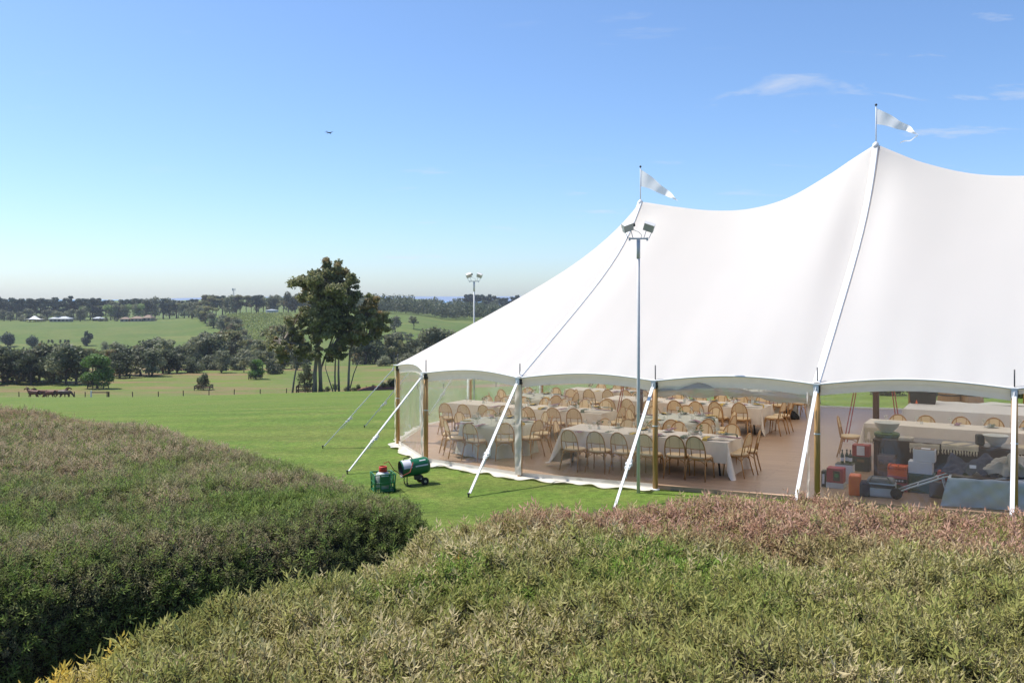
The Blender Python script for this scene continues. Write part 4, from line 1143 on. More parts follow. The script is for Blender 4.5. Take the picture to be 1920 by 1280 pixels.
# guy straps
def guy(i, reach=1.94, ratch=.36, wid=.06):
    u, n = POLES[i]; ap = apex((u, n)); dx, dy = ap[0] - u, ap[1] - n; L = math.hypot(dx, dy); ou, on = -dx / L, -dy / L
    A = WG(u + ou * .10, n + on * .10, POLE_H - .12)
    su, sn = u + ou * reach, n + on * reach
    x, y = uv2xy(su, sn); S = Vector((x, y, ground_z(x, y) + .02))
    tx, ty = uv2xy(u - on, n + ou); bx, by = uv2xy(u, n); side = Vector((tx - bx, ty - by, 0)).normalized()
    d = (S - A).normalized(); nor = d.cross(side).normalized()
    def ribbon(p0, p1, w, th=.011):
        m_ = MB(); vs = []
        for p in (p0, p1):
            for a, b in ((-w / 2, -th), (w / 2, -th), (w / 2, th), (-w / 2, th)): vs.append(p + side * a + nor * b)
        return m_.add(vs, [(3, 2, 1, 0), (4, 5, 6, 7), (0, 1, 5, 4), (1, 2, 6, 5), (2, 3, 7, 6), (3, 0, 4, 7)])
    Rp = A.lerp(S, 1 - ratch)
    g_ = ribbon(A, Rp, wid)
    m2 = ribbon(Rp, S.lerp(Rp, .06), wid * .8); b = len(g_.v); g_.add(m2.v, m2.f)
    go = part(g_, 'guy_strap', M['strap'])
    r = MB()
    for s in (-1, 1): 
        r.tube([Rp - d * .10 + side * s * .04, Rp + nor * -.03 + side * s * .045, Rp + d * .12 + side * s * .04], .013, 6)
    r.tube([Rp + side * -.06 - nor * .02, Rp + side * .06 - nor * .02], .035, 10); r.tube([Rp + d * .08 + side * -.05, Rp + d * .08 + side * .05], .02, 8); r.box(Rp - d * .07 - nor * .035, (.07, .07, .05))
    ro = part(r, 'ratchet', M['webbing'])
    st = MB(); st.tube([S + Vector((0, 0, -.3)), S + Vector((0, 0, .05))], .016, 8); st.lathe([(.03, .04), (.03, .06), (0, .065)], 10, S)
    part(st, 'stake', M['darksteel'])
    t = MB(); t.tube([Rp, Rp - nor * .05 + d * .1, Rp - nor * .04 + d * .28 + side * .02], .008, 4); part(t, 'strap_tail', M['strap'])
for i in range(0, 17): guy(i, ratch=.36 if i not in (2, 1) else .12)
# centre poles with their red rope stays
for u, hh in ((0, 6.41), (6.1, 7.30), (12.2, 6.75)):
    mb = MB(); mb.tube([W(u, HALF, -.02), W(u, HALF, 2.5), WG(u, HALF, hh - .04)], [.075, .075, .06], 14); part(mb, 'centre_pole', M['cpole'], smooth=True)
    for s, k in ((-1, .62), (1, .55)):
        for d_ in (0, .12):
            mb = MB(); mb.tube([WG(u + s * .1, HALF, 3.4 + d_), W(u + s * (k + d_ * .6), HALF - .25, .02)], .013, 5); part(mb, 'rope_stay', M['redstrap'])
# clear walls: a white header, the clear sheet, a ground flap
def wall(i, q0=0.0, q1=1.0, flap=True, flap_w=.26):
    R2 = random.Random(i * 13 + 5)
    hd = MB(); hd.grid(lambda a, j: WG(*perim(i, q0 + (q1 - q0) * a, inset=.055, h=-.08 - .13 * j)), 14, 2)
    wo = part(hd, 'wall_header', M['vinyl'], smooth=True)
    ph = R2.uniform(0, 6)
    def sh(a, j):
        q = q0 + (q1 - q0) * a
        u, n, h = perim(i, q, inset=.062)
        h = (h - .20) * (1 - j) + .06 * j
        ap = apex((u, n)); dx, dy = ap[0] - u, ap[1] - n; L = math.hypot(dx, dy)
        w_ = .018 * math.sin(9 * q + 5 * j + ph) + .013 * math.sin(23 * q - 7 * j + ph * 2) + .05 * math.sin(math.pi * j) * math.sin(math.pi * q)
        back = -.10 * math.sin(math.pi * q) * j                      # the foot hangs on the straight chord
        return WG(u + dx / L * (w_ + back), n + dy / L * (w_ + back), h)
    mb = MB(); mb.grid(sh, 40, 24); part(mb, 'clear_wall', M['clear'], smooth=True)
    if flap:
        def fl(a, j):
            q = q0 + (q1 - q0) * a
            A = POLES[i]; B = POLES[(i + 1) % NP]; u = A[0] + (B[0] - A[0]) * q; n = A[1] + (B[1] - A[1]) * q
            ap = apex((u, n)); dx, dy = ap[0] - u, ap[1] - n; L = math.hypot(dx, dy)
            o = .05 - (flap_w + .06 * math.sin(17 * q + ph) + .03 * math.sin(41 * q)) * max(0, (j - .25) / .75)
            h = .10 * (1 - min(1, j / .25)) + .018 + .018 * (1 + math.sin(29 * q + 6 * j + ph)) * (j > .3)
            return WG(u + dx / L * o, n + dy / L * o, h)
        mb = MB(); mb.grid(fl, 60, 8); part(mb, 'ground_flap', M['vinyl'], smooth=True)
    return wo
for i in (3, 4, 5, 6, 7, 8, 9, 10): wall(i)
wall(1, flap=False)
# joints of the clear walls: wrinkled double strip in front of the poles
for i, w_ in ((4, .16), (5, .09), (6, .08), (7, .12), (8, .13), (9, .13), (2, .05)):
    u, n = POLES[i]; ap = apex((u, n)); dx, dy = ap[0] - u, ap[1] - n; L = math.hypot(dx, dy); ou, on = -dx / L, -dy / L
    tu, tn = -on, ou
    def st(a, j):
        k = (a - .5) * w_ + (-.14 if i == 2 else (-.055 if i in (5, 6) else 0))
        o = .035 + .010 * math.sin(a * 5 + j * 13 + i) + .006 * math.sin(j * 41 + a * 3)
        return WG(u + tu * k + ou * o, n + tn * k + on * o, (POLE_H - .14) * (1 - j) + .08 * j)
    mb = MB(); mb.grid(st, 5, 60); part(mb, 'wall_joint', M['vinyl'] if i in (4, 5, 6) else M['joint'], smooth=True)
# the raised wall bay: clear sheet rolled up under the eave
mb = MB()
def roll(a, j):
    u, n, h = perim(2, a, inset=.10)
    r = (.085 + .03 * math.sin(a * 11) + .02 * math.sin(a * 27 + 1)) * (.75 + .5 * a)
    ph = 2 * math.pi * j
    return WG(u, n + r * .6 * math.cos(ph), h - .28 - .05 * math.sin(a * 5) + r * math.sin(ph) * 1.1 + .012 * math.sin(ph * 5 + a * 40))
mb.grid(roll, 60, 16); part(mb, 'rolled_wall', M['rolled'], smooth=True)
hd = MB(); hd.grid(lambda a, j: WG(*perim(2, a, inset=.055, h=-.10 - .13 * j)), 14, 2); part(hd, 'wall_header', M['vinyl'], smooth=True)

# pennants on the peaks
def pennant(u, top, ph, pw, sag, label, tail=False):
    b = WG(u, HALF, ridge_h(u) + .02)
    e = empty('pennant_flag', b)
    MB().tube([(0, 0, -.15), (0, 0, top)], [.016, .012], 8).build('mast', M['webbing'], e, smooth=True)
    MB().lathe([(0, top - .01), (.03, top + .01), (.03, top + .04), (0, top + .06)], 10).build('finial', M['darksteel'], e, smooth=True)
    mb = MB()
    def fl(a, j):
        hh = ph * (1 - a) ** .85 + .025
        y = .10 * math.sin(a * 7 + 1) * a + .05 * math.sin(a * 15 + j * 2) * a
        return (.015 + pw * (a ** 1.0) * .98, y, top - .06 - sag * a ** 1.15 - hh * j + .035 * math.sin(a * 9) * a)
    mb.grid(fl, 40, 8)
    f_ = mb.build('pennant', M['flag'], e, smooth=True)
    if tail:
        mb = MB(); mb.grid(lambda a, j: (.015 + pw * .98 - .5 * a + .06 * math.sin(a * 3.1), .13 * (1 - a) + .04 * math.sin(a * 6), top - .055 - sag - .22 * a + .03 * math.sin(a * 9) * a - .03 * j), 24, 2)
        mb.build('streamer', M['flag'], e, smooth=True)
    return tag(e, label, 'flag')
M['flag'] = mat('white_flag_cloth', (0.90, 0.90, 0.90), (0.86, 0.86, 0.87), rough=.8, scale=4, trans=.62)
pennant(0, .92, .44, 1.06, .85, 'white pennant flying from the lower left peak of the tent')
pennant(6.1, .90, .36, 1.08, .62, 'white pennant with trailing tip on the tallest tent peak', True)

# ------------------------------------------------------------------ deck floor inside the tent
mb = MB(); pts = []
for i in range(NP):
    u, n = POLES[i]; ap = apex((u, n)); dx, dy = ap[0] - u, ap[1] - n; L = math.hypot(dx, dy)
    pts.append((u + dx / L * .13, n + dy / L * .13))
cu, cn = 6.1, HALF
slope = lambda u, n: gz_un(u, n)
vs = [(u, n, slope(u, n) + DECK) for u, n in pts] + [(u, n, slope(u, n) - .25) for u, n in pts]
m_ = len(pts)
mb.add(vs, [tuple(range(m_ - 1, -1, -1))] + [(k, (k + 1) % m_, m_ + (k + 1) % m_, m_ + k) for k in range(m_)])
dk = mb.build('deck_floor', M['deck']); dk.location = (X2, DD, 0); dk.rotation_euler = (0, 0, -TH)
tag(dk, 'brown timber deck floor laid under the tent', kind='structure')
bm = bmesh.new(); bm.from_mesh(dk.data); bmesh.ops.recalc_face_normals(bm, faces=bm.faces); bm.to_mesh(dk.data); bm.free()
# pale edge strip along the far side of the deck
mb = MB(); mb.box((6, 13.36, 0), (12.2, .09, .10)); 
for k, v in enumerate(mb.v): mb.v[k] = (v[0], v[1], v[2] + gz_un(v[0], v[1]) + .06)
o = mb.build('deck_edge_trim', M['whitepaint']); o.location = (X2, DD, 0); o.rotation_euler = (0, 0, -TH); tag(o, 'pale edging strip along the far side of the deck', kind='structure')

# ------------------------------------------------------------------ floodlight poles
M['lamphead'] = mat('lamp_housing', (0.70, 0.69, 0.66), (0.60, 0.59, 0.57), rough=.5, scale=12)
M['lampglass'] = mat('lamp_front_glass', (0.46, 0.44, 0.42), (0.54, 0.52, 0.49), rough=.25, scale=30)
def lamp(X, Y, h, label, lean=0.0):
    e = empty('floodlight_pole', (X, Y, ground_z(X, Y)))
    MB().tube([(0, 0, -.1), (0, 0, 2.2), (0, 0, h)], [.034, .032, .029], 14).build('pole', M['greysteel'], e, smooth=True)
    MB().tube([(0, 0, h - .35), (0, 0, h + .01)], .036, 14).build('sleeve', M['greysteel'], e, smooth=True)
    mb = MB(); mb.box((0, 0, h + .03), (.34, .04, .03)); mb.box((-.17, 0, h + .02), (.03, .05, .06)); mb.box((.17, 0, h + .02), (.03, .05, .06)); mb.build('crossbar', M['greysteel'], e)
    for s in (-1, 1):
        yk = MB()
        for d in (-.05, .05): yk.tube([(s * .15 + d, 0, h + .03), (s * .17 + d * 1.2 + s * .04, -.02, h + .19)], .007, 6)
        fl = MB(); A = (s * .205, 0, h + .25)
        rot = Matrix.Translation(A) @ Euler((math.radians(28), s * math.radians(20), math.radians(-s * 14))).to_matrix().to_4x4()
        def bx(m2, c, d, tp=1.0):
            t = MB(); t.box(c, d, taper=tp); m2.add([rot @ Vector(v) for v in t.v], t.f)
        bx(fl, (0, 0, 0), (.20, .09, .15)); bx(fl, (0, .06, .02), (.15, .06, .09), .8)
        for q in range(5): bx(fl, (-.08 + .04 * q, .08, .02), (.008, .05, .1))
        f_ = fl.build('floodlight', M['lamphead'], e)
        gl_ = MB(); bx(gl_, (0, -.048, 0), (.18, .006, .13)); gl_.build('lens', M['lampglass'], f_)
        vz = MB(); bx(vz, (0, -.02, .082), (.20, .10, .010)); vz.build('visor', M['lamphead'], f_)
        if s < 0:
            sn = MB(); bx(sn, (.14, .03, -.01), (.05, .05, .06)); sn.build('sensor', M['darksteel'], f_)
        yk.build('bracket', M['steel'], e)
    MB().tube([(-.10, 0, h + .20), (0, -.02, h + .16), (.06, 0, h + .10), (.05, 0, h + .04)], .006, 5).build('cable', M['greysteel'], e, smooth=True)
    return tag(e, label, 'light pole')
lamp(pxX(1197, 17.15), 17.15, 4.86, 'grey floodlight pole with two heads standing at the tent\'s front')
lamp(pxX(889, 34), 34, 4.62 - ground_z(pxX(889, 34), 34) - .18, 'farther floodlight pole rising behind the tent\'s left slope')

# ------------------------------------------------------------------ chairs
def make_chair():
    e = empty('bistro_chair')
    SW, SH = .44, .455                        # seat width and height; the back is at -y, the sitter looks to +y
    # seat: rounded cushion of woven cane
    mb = MB(); N_ = 28
    def ring(s, z):
        out = []
        for k in range(N_):
            a = 2 * math.pi * k / N_; c_, s_ = math.cos(a), math.sin(a)
            x = (abs(c_) ** .7) * (1 if c_ > 0 else -1) * SW / 2 * s; y = (abs(s_) ** .7) * (1 if s_ > 0 else -1) * .21 * s
            x *= (1.0 if y > 0 else 1 - .12 * abs(y) / .21)
            out.append((x, y, z))
        return out
    rs = [ring(.93, SH - .022), ring(1.0, SH - .012), ring(1.0, SH + .006), ring(.94, SH + .016), ring(.6, SH + .010)]
    vs = sum(rs, []); fs = [tuple(range(N_ - 1, -1, -1))]
    for r in range(4):
        for k in range(N_): fs.append((r * N_ + k, r * N_ + (k + 1) % N_, (r + 1) * N_ + (k + 1) % N_, (r + 1) * N_ + k))
    fs.append(tuple(4 * N_ + k for k in range(N_))); mb.add(vs, fs); mb.build('seat', M['weave'], e, smooth=True)
    mb = MB(); mb.tube(ring(1.0, SH - .028), .014, 6, closed=True); mb.build('seat_frame', M['cane'], e, smooth=True)
    # back hoop
    lean = lambda z: -.185 - (z - SH) * .20
    def hoop(t):                              # t 0..1 from left foot of the hoop over the top to the right
        a = math.pi * t
        x = -.205 * math.cos(a) * (1 + .09 * math.sin(a)); z = SH - .02 + .445 * math.sin(a) ** .62
        return Vector((x, lean(z), z))
    mb = MB(); mb.tube([hoop(k / 26) for k in range(27)], .0135, 7); mb.build('back_frame', M['cane'], e, smooth=True)
    zc = SH + .175
    mb = MB()
    for x in (-.098, .098):
        zt = SH - .02 + .445 * (max(0, 1 - (x / .215) ** 2) ** .5) ** .62
        mb.tube([(x * .92, lean(SH) + .005, SH - .01), (x, lean(zc), zc), (x, lean(zt), zt)], .009, 6)
    xe = .205
    mb.tube([(-xe, lean(zc), zc), (0, lean(zc) - .012, zc - .012), (xe, lean(zc), zc)], .009, 6)
    mb.build('back_strut', M['cane'], e, smooth=True)
    mb = MB()                                  # woven panel fills the hoop above the cross rail
    rows = []
    for k in range(11):
        z = zc + (SH + .420 - zc) * k / 10
        t = min(1, max(0, (z - SH + .02) / .445)) ** (1 / .62); a = math.asin(min(1, t)); w_ = .205 * math.cos(a) * (1 + .09 * math.sin(a)) - .008
        rows.append([( -w_ + 2 * w_ * q / 6, lean(z) - .006 * math.sin(math.pi * q / 6) + .004, z) for q in range(7)])
    for side_, off in ((1, .0), (-1, -.008)):
        vs = [(x, y + off, z) for r in rows for x, y, z in r]
        fs = [(r * 7 + q, r * 7 + q + 1, (r + 1) * 7 + q + 1, (r + 1) * 7 + q) for r in range(10) for q in range(6)]
        mb.add(vs, fs if side_ < 0 else [f[::-1] for f in fs])
    mb.build('backrest', M['weave'], e, smooth=True)
    for sx in (-1, 1):
        MB().tube([(sx * .185, -.165, SH - .03), (sx * .205, -.205, .22), (sx * .225, -.26, 0)], [.014, .014, .012], 7).build('leg', M['cane'], e, smooth=True)
        MB().tube([(sx * .195, .165, SH - .03), (sx * .205, .185, .22), (sx * .215, .205, 0)], [.014, .014, .012], 7).build('leg', M['cane'], e, smooth=True)
    mb = MB(); h = .33
    P_ = [(-.195, -.18, h), (.195, -.18, h), (.20, .175, h), (-.20, .175, h)]
    for k in range(4):
        a, b = Vector(P_[k]), Vector(P_[(k + 1) % 4]); m_ = (a + b) / 2 + Vector((0, 0, .07))
        mb.tube([a, a.lerp(m_, .55) + Vector((0, 0, .03)), m_, b.lerp(m_, .55) + Vector((0, 0, .03)), b], .008, 5)
    mb.build('stretcher', M['cane'], e, smooth=True)
    return e
proto_chair = make_chair(); chair_used = [False]
ORD = ['first', 'second', 'third', 'fourth', 'fifth', 'sixth', 'seventh', 'eighth', 'ninth', 'tenth', 'eleventh', 'twelfth']
def chair(u, n, face, label, group):
    """face: direction the sitter looks, an angle in the tent frame (0 = +u, pi/2 = +n, away from the photographer)"""
    loc = W(u, n)
    rz = RZ(face) - math.pi / 2 + R.uniform(-.17, .17)
    if not chair_used[0]:
        c = proto_chair; c.location = loc; c.rotation_euler = (0, 0, rz); chair_used[0] = True
    else: c = copy_tree(proto_chair, loc, rz)
    return tag(c, label, 'chair', group)

# ------------------------------------------------------------------ tableware
def one(mb, name, mats, smooth=True): return mb.mesh(name, mats, smooth)
mb = MB(); mb.lathe([(0, .004), (.075, .004), (.10, .010), (.135, .020), (.137, .023), (.10, .014), (.07, .009), (0, .009)], 24); ME_PLATE = one(mb, 'plate', M['china'])
mb = MB(); mb.lathe([(0, .004), (.075, .004), (.10, .010), (.135, .020), (.137, .023), (.10, .014), (.07, .009), (0, .009)], 24); ME_PLATE2 = one(mb, 'plate', M['slateplate'])
mb = MB(); mb.lathe([(0, 0), (.034, .002), (.006, .008), (.004, .09), (.012, .10), (.036, .13), (.040, .17), (.033, .205), (.031, .205), (.037, .17), (.033, .133), (0, .105)], 16, cap=False); ME_GLASS = one(mb, 'wine_glass', M['glass'])
mb = MB(); mb.lathe([(0, 0), (.03, 0), (.035, .10), (.033, .10), (.028, .006), (0, .006)], 14, cap=False); ME_TUMBLER = one(mb, 'tumbler', M['glass'])
def napkin_mesh(m, seed, over):
    q = random.Random(seed); mb = MB()
    def f(a, j):
        w_ = .065 * (1 - .25 * math.sin(math.pi * a)) + .03 * max(0, a - .5)
        x = (j - .5) * 2 * w_ + .01 * math.sin(a * 6 + seed)
        L_ = -.10 + .46 * a
        y = L_; z = .030 + .006 * math.sin(j * 14 + seed + a * 3)
        if over and L_ > .14:
            d = L_ - .14; y = .14 + .015 * (1 - math.exp(-d * 60)) + .006; z = .030 - d + .0
            y += .008 * math.sin(j * 14 + seed)
        return (x, -y, z)
    mb.grid(f, 26, 10); return mb.mesh('napkin', m, smooth=True)
ME_NAP = [[napkin_mesh(M[k], i, True) for i, k in enumerate(('nap_y', 'nap_m', 'nap_g', 'nap_p'))], [napkin_mesh(M[k], i + 5, False) for i, k in enumerate(('nap_y', 'nap_m', 'nap_g', 'nap_p'))]]
NAPC = ['mustard', 'mauve', 'sage green', 'peach']
def posy_mesh(seed):
    q = random.Random(seed); mb = MB(); mb.cur = 1
    mb.lathe([(0, 0), (.03, 0), (.038, .05), (.02, .09), (.022, .10), (0, .10)], 12)
    for i in range(26):
        a = q.uniform(0, 6.28); r = q.uniform(0, .09); h = q.uniform(.10, .22); s = q.uniform(.012, .024)
        mb.cur = 0 if q.random() < .6 else 2
        c = Vector((r * math.cos(a), r * math.sin(a), h)); d = Vector((q.gauss(0, 1), q.gauss(0, 1), q.gauss(0, 1))).normalized(); t = d.orthogonal().normalized()
        b = d.cross(t); mb.add([c - t * s * 1.6, c + b * s, c + t * s * 1.6, c - b * s], [(0, 1, 2, 3)])
    return mb.mesh('posy', [M['leafgreen'], M['ceramic'], M['petal']])
ME_POSY = [posy_mesh(k) for k in range(3)]
def put(name, me, loc, rz, label, cat, group):
    o = bpy.data.objects.new(name, me); COL.objects.link(o); o.location = loc; o.rotation_euler = (0, 0, rz)
    return tag(o, label, cat, group)
SERVED = [0]
def setting(u, n, face, h, what, group, over=None, full=True):
    """one place laid in front of a sitter at table point (u, n) looking along face"""
    SERVED[0] += 1; k = SERVED[0]
    fu, fn = math.cos(face), math.sin(face)
    rz = RZ(face) - math.pi / 2
    pl = (k * 7) % 3 != 0
    put('plate', ME_PLATE if pl else ME_PLATE2, W(u + fu * .19, n + fn * .19, h + .002), rz, ('pale' if pl else 'dark') + ' plate laid at ' + what, 'plate', group + ' plates')
    c = (k * 5 + k // 3) % 4
    ov = (k % 3 != 1) if over is None else over
    put('napkin', ME_NAP[0 if ov else 1][c], W(u + fu * .16, n + fn * .16, h), rz, NAPC[c] + ' napkin laid at ' + what, 'napkin', group + ' napkins')
    if full:
        put('wine_glass', ME_GLASS, W(u + fu * .36 + fn * .13, n + fn * .36 - fu * .13, h + .001), 0, 'wine glass at ' + what, 'glass', group + ' glasses')
        if k % 2: put('tumbler', ME_TUMBLER, W(u + fu * .34 + fn * .04, n + fn * .34 - fu * .04, h + .001), 0, 'water tumbler at ' + what, 'glass', group + ' tumblers')

# ------------------------------------------------------------------ tables and their cloths
TT = .74
def table_frame(name, loc, rz, w, d, label, cat='table', round_=False):
    e = empty(name, loc, rz)
    if round_:
        MB().lathe([(0, TT - .03), (w - .02, TT - .03), (w - .02, TT), (0, TT)], 36).build('tabletop', M['darkwood'], e)
    else:
        MB().box((0, 0, TT - .015), (w - .02, d - .02, .03)).build('tabletop', M['darkwood'], e)
    a, b = (w * .45, w * .45) if round_ else (w / 2 - .18, d / 2 - .14)
    for sx in (-1, 1):
        for sy in (-1, 1):
            MB().tube([(sx * a, sy * b, 0), (sx * a * .95, sy * b * .95, TT - .03)], .022, 8).build('leg', M['darksteel'], e, smooth=True)
    return tag(e, label, cat)
def long_cloth(w, d, drop_side, drop_end, seed, matl, corner=.5):
    """cloth over a w x d top (own frame centred at origin), hanging drop_side along the long sides and drop_end at the ends"""
    q = random.Random(seed); mb = MB(); H_ = TT + .004
    a, b = w / 2 + .012, d / 2 + .012
    # perimeter samples with outward normals, rounded by short arcs at the corners
    per = []
    def edge(p0, p1, nrm, n_, drop):
        for k in range(n_):
            t = k / n_; per.append((p0[0] + (p1[0] - p0[0]) * t, p0[1] + (p1[1] - p0[1]) * t, nrm, drop, 0))
    def corn(p, a0, dA, dB):
        for k in range(9):
            t = k / 8; an = a0 + math.pi / 2 * t; per.append((p[0], p[1], (math.cos(an), math.sin(an)), dA + (dB - dA) * t, math.sin(math.pi * t)))
    ns = max(10, int(w / .09)); ne = max(8, int(d / .09))
    edge((-a, -b), (a, -b), (0, -1), ns, drop_side); corn((a, -b), -math.pi / 2, drop_side, drop_end)
    edge((a, -b), (a, b), (1, 0), ne, drop_end); corn((a, b), 0, drop_end, drop_side)
    edge((a, b), (-a, b), (0, 1), ns, drop_side); corn((-a, b), math.pi / 2, drop_side, drop_end)
    edge((-a, b), (-a, -b), (-1, 0), ne, drop_end); corn((-a, -b), math.pi, drop_end, drop_side)
    m_ = len(per); J = 9; vs = []
    for j in range(J + 1):
        t = j / J
        for k, (x, y, nr, dr, co) in enumerate(per):
            dd = dr * (1 + .38 * co * corner); hang = dd * t
            z = max(.006 + .004 * co, H_ - hang)
            wv = (.020 * math.sin(k * .55 + seed) + .016 * math.sin(k * .23 + 2 * seed) + .010 * math.sin(k * 1.3)) * t * dr
            flare = .05 * t * dr + co * corner * .30 * t + max(0, hang - H_) * .8
            o = wv + flare + .004
            vs.append((x + nr[0] * o, y + nr[1] * o, z))
    fs = []
    for j in range(J):
        for k in range(m_):
            l = (k + 1) % m_; fs.append((j * m_ + l, j * m_ + k, (j + 1) * m_ + k, (j + 1) * m_ + l))
    mb.add(vs, fs)
    nx, ny = 24, 8                                   # the top, very slightly uneven
    top = [(-a + 2 * a * i / nx, -b + 2 * b * j / ny, H_ + (.003 * math.sin(i * 1.7 + j + seed) * (0 < i < nx and 0 < j < ny))) for j in range(ny + 1) for i in range(nx + 1)]
    mb.add(top, [(j * (nx + 1) + i, j * (nx + 1) + i + 1, (j + 1) * (nx + 1) + i + 1, (j + 1) * (nx + 1) + i) for j in range(ny) for i in range(nx)])
    return mb.mesh('tablecloth', matl, smooth=True)
def round_cloth(r, seed, matl):
    mb = MB(); K = 110; J = 12; H_ = TT + .004; vs = []
    for j in range(-4, J + 1):
        for k in range(K):
            a = 2 * math.pi * k / K
            if j <= 0: rr, z = r * (j + 5) / 5, H_
            else:
                t = j / J; rr = r + .01 + (.07 + .045 * math.sin(a * 14 + seed) + .025 * math.sin(a * 23 + 2 * seed)) * t ** 1.1; z = H_ - (H_ - .008) * t
            vs.append((rr * math.cos(a), rr * math.sin(a), z))
    fs = [tuple(k for k in range(K))]
    for j in range(J + 4):
        for k in range(K): fs.append((j * K + (k + 1) % K, j * K + k, (j + 1) * K + k, (j + 1) * K + (k + 1) % K))
    mb.add(vs, fs); return mb.mesh('tablecloth', matl, smooth=True)

def long_table(u0, u1, n0, n1, nm, near, far, rend=(), lend=(), drops=(.42, .73), near_n=None, far_n=None, matl='linen', seed=1, detail=True, corner=.5):
    cu_, cn_ = (u0 + u1) / 2, (n0 + n1) / 2
    table_frame('banquet_table', W(cu_, cn_), RZ(), u1 - u0, n1 - n0, 'long trestle table standing under ' + nm[1])
    put('tablecloth', long_cloth(u1 - u0, n1 - n0, drops[0], drops[1], seed, M[matl], corner), W(cu_, cn_), RZ(), nm[1], 'tablecloth', 'cloths on the long tables')
    nn_ = near_n if near_n is not None else n0 - .34
    fn_ = far_n if far_n is not None else n1 + .34
    g_ = 'chairs at ' + nm[0]
    for k, u in enumerate(near):
        lb = 'near-side seat %s from left of %s' % (ORD[k], nm[0])
        chair(u, nn_ + R.uniform(-.05, .04), math.pi / 2, 'cane bistro chair, ' + lb, g_); setting(u, n0, math.pi / 2, TT + .004, lb, nm[0], full=detail)
    for k, u in enumerate(far):
        lb = 'far-side seat %s from left of %s' % (ORD[k], nm[0])
        chair(u, fn_ + R.uniform(-.04, .05), -math.pi / 2, 'cane bistro chair, ' + lb, g_); setting(u, n1, -math.pi / 2, TT + .004, lb, nm[0], full=detail)
    for k, (u, n) in enumerate(rend):
        lb = '%s seat at right end of %s' % (('nearer', 'farther')[k], nm[0])
        chair(u, n, math.pi, 'cane bistro chair, ' + lb, g_); setting(u1, n, math.pi, TT + .004, lb, nm[0], full=False)
    for k, (u, n) in enumerate(lend):
        lb = '%s seat at left end of %s' % (('nearer', 'farther')[k], nm[0])
        chair(u, n, 0, 'cane bistro chair, ' + lb, g_); setting(u0, n, 0, TT + .004, lb, nm[0], full=False)
    for k in range(3):
        u = u0 + (u1 - u0) * (k + .6) / 3.2
        put('posy', ME_POSY[k], W(u, cn_ + R.uniform(-.08, .08), TT + .006), k, 'small %s posy along the middle of %s' % (('left', 'central', 'right')[k], nm[0]), 'posy', 'posies on ' + nm[0])
def round_table(u, n, nm, count, a0, rt=.90, rc=1.22, seed=3, skip=()):
    table_frame('round_table', W(u, n), RZ(), rt, rt, 'round banquet table standing under ' + nm[1], round_=True)
    put('tablecloth', round_cloth(rt, seed, M['linen2']), W(u, n), RZ(), nm[1], 'tablecloth', 'cloths on the round tables')
    for k in range(count):
        if k in skip: continue
        a = a0 + 2 * math.pi * k / count
        lb = 'seat %s counterclockwise from front of %s' % (ORD[k], nm[0])
        chair(u + (rc + R.uniform(-.03, .05)) * math.cos(a), n + rc * math.sin(a), a + math.pi, 'cane bistro chair, ' + lb, 'chairs at ' + nm[0])
        setting(u + rt * math.cos(a), n + rt * math.sin(a), a + math.pi, TT + .004, lb, nm[0])
    put('posy', ME_POSY[seed % 3], W(u, n, TT + .006), 0, 'small posy in the centre of ' + nm[0], 'posy', 'posies on round tables')

sp = lambda a, b, n: [a + (b - a) * i / (n - 1) for i in range(n)]
long_table(.35, 4.08, 1.32, 2.30, ('the front linen table', 'pale linen cloth of the front table, right corner trailing'), [.83, 1.42, 2.0, 2.58, 3.14, 3.62], sp(.75, 3.73, 6),
           rend=[(4.20, 1.60), (4.28, 2.02)], lend=[(.12, 1.95)], near_n=1.0, far_n=2.47, seed=1, corner=1.0)
round_table(-1.95, 2.28, ('the front round table', 'grey-green cloth of the round table behind front clear wall'), 10, -math.pi / 2 + .08, rc=1.10, seed=3)
long_table(-5.15, -.30, 4.72, 5.70, ('the long left table', 'linen cloth of the long table reaching the left end'), [-4.82, -4.15, -3.48, -2.8, -2.1, -1.42, -.81], [-4.7, -4.05, -3.4, -2.75, -2.1, -1.45, -.8],
           rend=[(-.02, 4.95), (.02, 5.45)], drops=(.42, .6), near_n=4.36, far_n=5.92, seed=2)
round_table(2.02, 4.25, ('the middle round table', 'grey-green cloth of the round table behind front linen table'), 10, -math.pi / 2 + .2, rc=1.09, seed=4)
long_table(-1.25, 3.27, 6.90, 7.98, ('the long right table', 'linen cloth of the long table with square right end'), [-.9, -.28, .36, 1.03, 1.63, 2.22, 2.82], [-.85, -.2, .45, 1.1, 1.72, 2.33, 2.9],
           rend=[(3.55, 7.15), (3.62, 7.62)], near_n=6.72, far_n=8.2, seed=6)
round_table(-3.85, 7.55, ('the back round table', 'grey cloth of the round table near the far left'), 9, -math.pi / 2 + .3, rc=1.10, seed=5)
long_table(-3.6, .15, 9.15, 10.05, ('the rearmost long table', 'linen cloth of the rearmost long table'), [-3.1, -2.5, -1.85, -1.3, -.7, -.1], [-3.0, -2.4, -1.8, -1.2, -.6, 0], near_n=8.86, far_n=10.3, seed=8, detail=False)
round_table(2.35, 10.75, ('the rear round table', 'grey cloth of the rear round table by the open side'), 9, -math.pi / 2 - .1, rc=1.2, seed=7)

